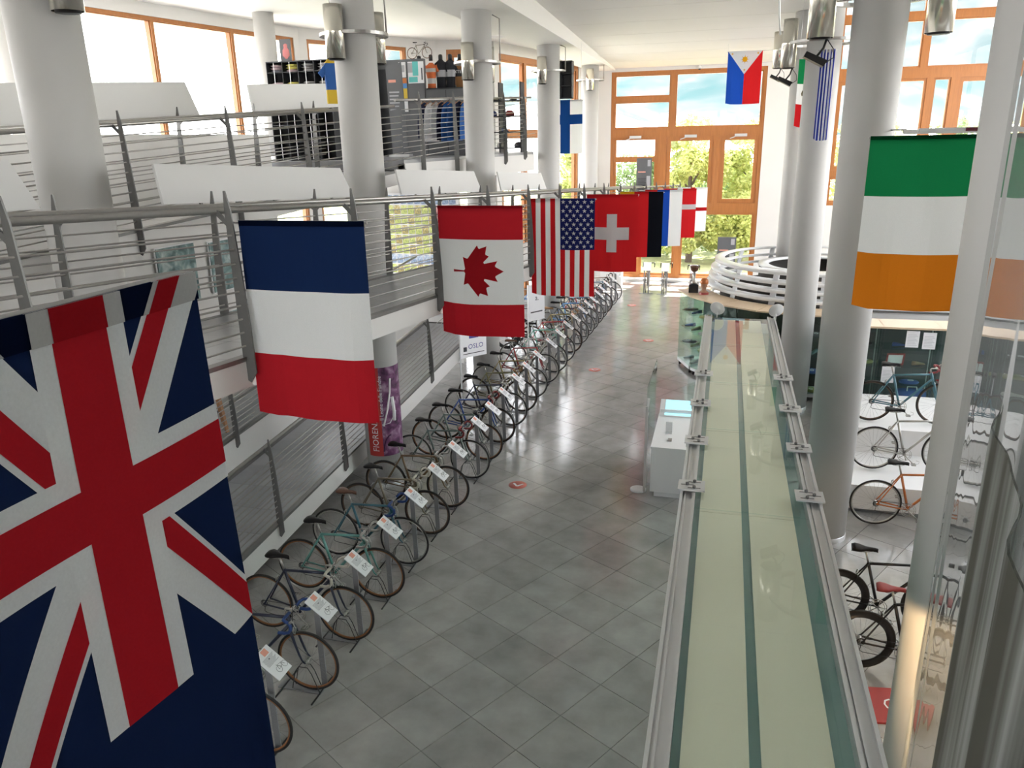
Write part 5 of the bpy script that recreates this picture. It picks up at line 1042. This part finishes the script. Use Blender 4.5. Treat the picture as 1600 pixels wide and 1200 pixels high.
torso('mannequin torso in a brown jersey with a black lettered chest band', -6.20, 18.46, ZS+1.51, JB, [(0.3, 0.42, JK)])
o = thing('jersey_lettering', 'white letters across the black band of the brown jersey', 'lettering', (-6.31, 18.345, ZS+1.51+0.32)); mb = MB(); put_text(mb, 'XTEM', 0.10, lambda x, y: (x, 0.02*abs(x-0.13), y)); mb.build('letters', M['paper'], o)
bicycle('miniature cream racing bicycle on top of the grey partition', (-7.22, 18.06, ZS+2.151), 0.0, 'tan', 'black', 'black', M['gum'], scale=0.36)
# clothes rack
t = thing('clothes_rail', 'metal clothes rail in front of the grey shop cabinet', 'clothes rail', (-6.62, 16.95, ZS)); L_ = 1.15
MB().tube([(0, 0, 1.22), (L_, 0, 1.22)], 0.014, 8).build('bar', M['steel'], t)
for x in (0.0, L_): MB().tube([(x, 0, 0.02), (x, 0, 1.22)], 0.014, 8).build('upright', M['steel'], t); MB().tube([(x, -0.22, 0.015), (x, 0.22, 0.015)], 0.014, 8).build('foot', M['steel'], t)
def garment(label, x, m, ln, w, zt=ZS+1.17):
    g = thing('hanging_garment', label, 'garment', (x, 16.95, zt), 0, 'garments on the clothes rail'); g.rotation_euler = (0, 0, RND.uniform(0.9, 1.2)); n = 9; mb = MB(); pts = []
    for sgn in (1, -1):
        b = len(mb.v)
        for i in range(n):
            v = i/(n-1)
            for k in range(7):
                u = k/6*2-1; hw = w*(0.55+0.45*min(1, v*6))*(1-0.18*math.sin(min(1, v*2.2)*PI)*0.6+0.12*v); zz = -v*ln-0.06*abs(u)*(1-v)-0.03
                mb.v.append((u*hw, sgn*(0.022+0.018*math.sin(k*2.1+i*0.5))*(1-abs(u)**4*0.8), zz))
        for i in range(n-1):
            for k in range(6):
                a = b+i*7+k; mb.face((a, a+1, a+8, a+7) if sgn < 0 else (a, a+7, a+8, a+1), 0, True)
    for i in range(n-1):
        for k in (0, 6): a = i*7+k; c = n*7+i*7+k; mb.face((a, a+7, c+7, c), 0, True)
    mb.build('cloth', m, g)
    h = MB().tube([(-w*0.8, 0, -0.10), (0, 0, -0.005), (w*0.8, 0, -0.10)], 0.008, 6).build('hanger', M['easelwood'], g); MB().tube([(0, 0, -0.005), (0, 0, 0.05), (0.015, 0, 0.07), (0.03, 0, 0.05)], 0.004, 5).build('hook', M['steel'], h)
for i, (m, nm, ln, w) in enumerate(((JN, 'navy garment at the partition end of the clothes rail', 0.75, .19), (M['paper'], 'white bib garment beside the navy one on the rail', .82, .18), (M['paper'], 'second white garment on the rail, next to the first', .72, .16), (JN, 'navy garment between the white and the blue garments', .80, .19), (JU, 'blue garment next to the navy one on the rail', .82, .19), (JU, 'blue garment in the middle of the blue ones on the rail', .82, .19), (JN, 'dark garment between blue garments on the rail', .78, .19), (JU, 'blue garment at the column end of the clothes rail', .80, .19))):
    garment(nm, -6.55+i*0.135, m, ln, w)
# cube shelf with folded shirts
t = thing('cube_shelf', 'black open cube shelf full of folded shirts by the bright window', 'shelf', (-8.95, 14.6, ZS)); W_, H_ = 1.38, 1.88
MB().box(0, W_, 0.36, 0.38, 0, H_).build('back', M['darkpanel'], t); MB().box(0, W_, 0, 0.38, H_-0.02, H_).build('top', M['darkpanel'], t)
for k in range(5): MB().box(W_*k/4-(0.012 if k == 4 else 0), W_*k/4+(0.012 if k < 4 else 0), 0, 0.36, 0, H_-0.02).build('divider', M['darkpanel'], t)
for k in range(6): MB().box(0.012, W_-0.012, 0.0, 0.36, 0.02+k*0.33, 0.032+k*0.33).build('shelf_board', M['darkpanel'], t)
for k in range(4): MB().box(W_*(k+.5)/4-0.006, W_*(k+.5)/4+0.006, -0.005, 0.0, 0.02, H_-0.02).build('label_strip', M['paper'], t)
SHC = [(0.45, 0.33, 0.36), (0.55, 0.50, 0.12), (0.28, 0.27, 0.27), (0.33, 0.32, 0.33), (0.22, 0.22, 0.25)]; SHM = [mat('shirt_%d' % i, c, 0.85) for i, c in enumerate(SHC)]; SHN = ['pinkish', 'yellow', 'dark grey', 'light grey', 'slate']
for k in range(4):
    for r in (4, 5):
        for q in range(3):
            mi = [0, 1, 2, 3][k] if q else [4, 0, 3, 2][k]; g = thing('folded_shirt', '%s folded shirt, %s of its pile in the %s cube, %s row' % (SHN[mi], ['bottom', 'middle', 'top'][q], ['first', 'second', 'third', 'fourth'][k], 'lower' if r == 4 else 'upper'), 'shirt', (-8.95+W_*(k+.5)/4+RND.uniform(-.01, .01), 14.78, ZS+0.034+r*0.33+q*0.05), 0, 'folded shirts in the cube shelf')
            MB().lathe([(0.03, 0.0), (0.125, 0.003), (0.135, 0.024), (0.12, 0.044), (0.0, 0.049)], 12, ex=1.05, ey=0.95, caps=False).build('body', SHM[mi], g); MB().tube([(-0.12, -0.1, 0.024), (0.12, -0.1, 0.024)], 0.006, 5).build('fold_edge', SHM[mi], g)
o = thing('photo_print', 'framed photo of a rider in pink standing on the cube shelf', 'picture', (-8.72, 14.8, ZS+H_)); MB().box(0, 0.24, 0, 0.02, 0, 0.42).build('frame', M['greypanel'], o); MB().lathe([(0.02, 0), (0.08, 0.06), (0.07, 0.16), (0.04, 0.2), (0.045, 0.26), (0.0, 0.28)], 12, (0.13, -0.002, 0.06), ey=0.1, caps=False).build('figure', JR, o)
# hanging yellow and blue jersey behind the lamp column
o = thing('hanging_jersey', 'yellow and blue jersey hanging beside the lamp column', 'jersey', (-5.90, 11.55, 6.64), 0.75); mb = MB()
pf = [(0.0, 0.10), (-0.06, 0.15), (-0.22, 0.16), (-0.44, 0.15), (-0.64, 0.15)]
for i in range(4):
    z0, h0 = pf[i]; z1, h1 = pf[i+1]; mb.hexa([(-h1, -.03, z1), (h1, -.03, z1), (h1, .03, z1), (-h1, .03, z1), (-h0, -.025, z0), (h0, -.025, z0), (h0, .025, z0), (-h0, .025, z0)], [0, 0, 1, 0][i] if i != 1 else 1)
mb.build('body', [mat('jersey_yellow', (0.62, 0.42, 0.03), 0.8), JU], o)
for s in (-1, 1): MB().hexa([(0.10*s, -.02, -.02), (0.26*s, -.02, -.20), (0.26*s, .02, -.20), (0.10*s, .02, -.02), (0.10*s, -.02, -.14), (0.20*s, -.02, -.27), (0.20*s, .02, -.27), (0.10*s, .02, -.14)]).build('sleeve', JU, o)
MB().tube([(0, 0, -0.01), (0, 0.0, 1.62)], 0.006, 6).build('hook', M['steel'], o)
# shelves at the far end of the shop
t = thing('goods_shelf', 'dark slatted goods shelf with helmets and shoes at the end of the shop', 'shelf', (-6.5, 20.6, ZS)); 
for x in (0, 0.6, 1.18): MB().box(x, x+0.03, 0, 0.4, 0, 1.75).build('upright', M['darkpanel'], t)
for z in (0.1, 0.5, 0.9, 1.28): MB().box(0, 1.21, 0.0, 0.4, z, z+0.03).build('shelf_board', M['darkpanel'], t)
for i in range(9):
    z = ZS+(0.13, 0.53, 0.93, 1.31)[i % 4]; x = -6.37+0.12*i
    if i % 2: shoe(x, 20.75, z, 1.2, (4, 3, 1, 4, 6)[i//2], 'on the %s board of the far goods shelf' % ['lowest', 'second', 'third', 'top'][i % 4])
    else:
        g = thing('cycling_helmet', '%s cycling helmet on the goods shelf, %s from the clothes rail end' % (INAMES[(4, 1, 3, 0, 4)[i//2]], ORD[i//2]), 'helmet', (x, 20.8, z), 0.5, 'helmets on the goods shelf'); MB().lathe([(0.10, 0.0), (0.115, 0.04), (0.10, 0.09), (0.06, 0.13), (0.0, 0.14)], 14, ex=1.2, caps=True).build('shell', M['itemA'][(4, 1, 3, 0, 4)[i//2]], g); MB().tube([(0.09, 0.06, 0.0), (0.03, 0.0, -0.0), (0.09, -0.06, 0.0)], 0.005, 4).build('strap', M['black'], g)
t = thing('wall_rack', 'black open cube rack fixed behind the column above the blue-cross flag', 'shelf', (-4.98, 22.63, 6.5))
for x in (0, 0.32, 0.62): MB().box(x, x+0.025, 0, 0.3, 0, 0.98).build('upright', M['darkpanel'], t)
for k in range(4): MB().box(0, 0.645, 0, 0.3, k*0.32, k*0.32+0.025).build('shelf_board', M['darkpanel'], t)
MB().box(0, 0.645, 0.29, 0.30, 0, 0.98).build('back', M['darkpanel'], t)
# pictures on the inner wall and the easel; postcards below the shop
M['greenphoto'] = photo_mat('green_photo', [(0.03, 0.07, 0.07), (0.16, 0.26, 0.26), (0.5, 0.58, 0.57)], 5.0)
wa = math.atan2(10.5, 0.55)
for i, (d, z, w, h) in enumerate(((7.55, 2.95, 0.85, 0.95), (8.6, 3.0, 0.5, 0.85), (7.5, 1.65, 0.6, 0.9), (8.75, 1.9, 0.45, 0.7))):
    o = thing('framed_photo', ['large grey-green photo panel on the inner wall beside the easel', 'narrow grey-green photo panel right of the large one on the inner wall', 'lower grey-green photo panel on the inner wall', 'small grey-green photo panel low on the inner wall'][i], 'picture', (-9.0+0.52*d/10+0.14, 3.0+d, z), wa, 'photo panels on the inner wall'); MB().box(-w/2, w/2, -0.02, 0.0, 0, h).build('print', M['greenphoto'], o); MB().box(-w/2-.02, w/2+.02, 0.0, 0.012, -.02, h+.02).build('backing', M['paper'], o)
o = thing('easel', 'wooden easel standing before the photo panels', 'easel', (-7.6, 9.7, fz3(9.7)))
for x0, x1, y in ((-0.28, -0.05, 0), (0.28, 0.05, 0)): MB().beam((x0, y, 0), (x1, 0.05, 1.6), 0.05, 0.035).build('leg', M['easelwood'], o)
MB().beam((0, 0.3, 0), (0, 0.06, 1.55), 0.045, 0.03).build('leg', M['easelwood'], o); MB().box(-0.27, 0.27, -0.06, 0.0, 0.62, 0.66).build('ledge', M['easelwood'], o)
PCM = [photo_mat('postcard_%d' % i, c, 9) for i, c in enumerate(([(0.1, 0.2, 0.05), (0.55, 0.6, 0.15), (0.8, 0.8, 0.5)], [(0.05, 0.1, 0.25), (0.35, 0.45, 0.6), (0.85, 0.85, 0.85)], [(0.3, 0.05, 0.1), (0.75, 0.35, 0.35), (0.85, 0.8, 0.75)], [(0.03, 0.05, 0.05), (0.5, 0.4, 0.1), (0.85, 0.82, 0.7)]))]
t = thing('picture_panel', 'white panel covered with rows of small coloured pictures below the shop', 'picture panel', (-8.25, 17.97, 2.25), -0.087); MB().box(0, 2.1, -0.03, -0.012, 0, 1.98).build('backing', M['paper'], t)
PM_ = [MB().box(0, 0.165, -0.008, 0.0, -0.215, 0).mesh('picture', m) for m in PCM]
for r in range(8):
    for c in range(11):
        mi = (1 if r in (0, 6) else 2 if c > 7 else (0 if (r+c) % 3 else 3)); link('picture', PM_[mi], t, (0.03+c*0.186, -0.03, 1.94-r*0.24))
# switch plate, sensor and small fittings
o = tag(MB().box(-5.05, -4.87, 30.82, 30.86, 2.6, 4.3).build('wall_panel', M['itemA'][3]), 'small beige wall panel between the last column and the back window', 'panel')
o = thing('ceiling_sensor', 'tiny white sensor under the ceiling edge above the back window', 'sensor', (-1.2, 30.85, 7.76)); MB().lathe([(0.07, 0), (0.07, 0.06), (0.03, 0.1)], 12).build('body', M['white'], o); MB().lathe([(0.04, -0.04), (0.04, 0)], 12).build('lens', M['black'], o)
for x, z, lbl in ((-3.45, 5.38, 'left'), (-1.4, 5.38, 'middle'), (0.4, 5.38, 'right')):
    o = thing('window_opener', 'aluminium window opener on the %s sash of the back window' % lbl, 'opener', (x, 30.88, z)); MB().box(-0.22, 0.22, -0.06, 0.02, 0, 0.10).build('motor', M['alu'], o); MB().beam((-0.2, -0.03, 0.0), (-0.38, -0.04, -0.06), 0.03, 0.03).build('chain_arm', M['alu'], o)
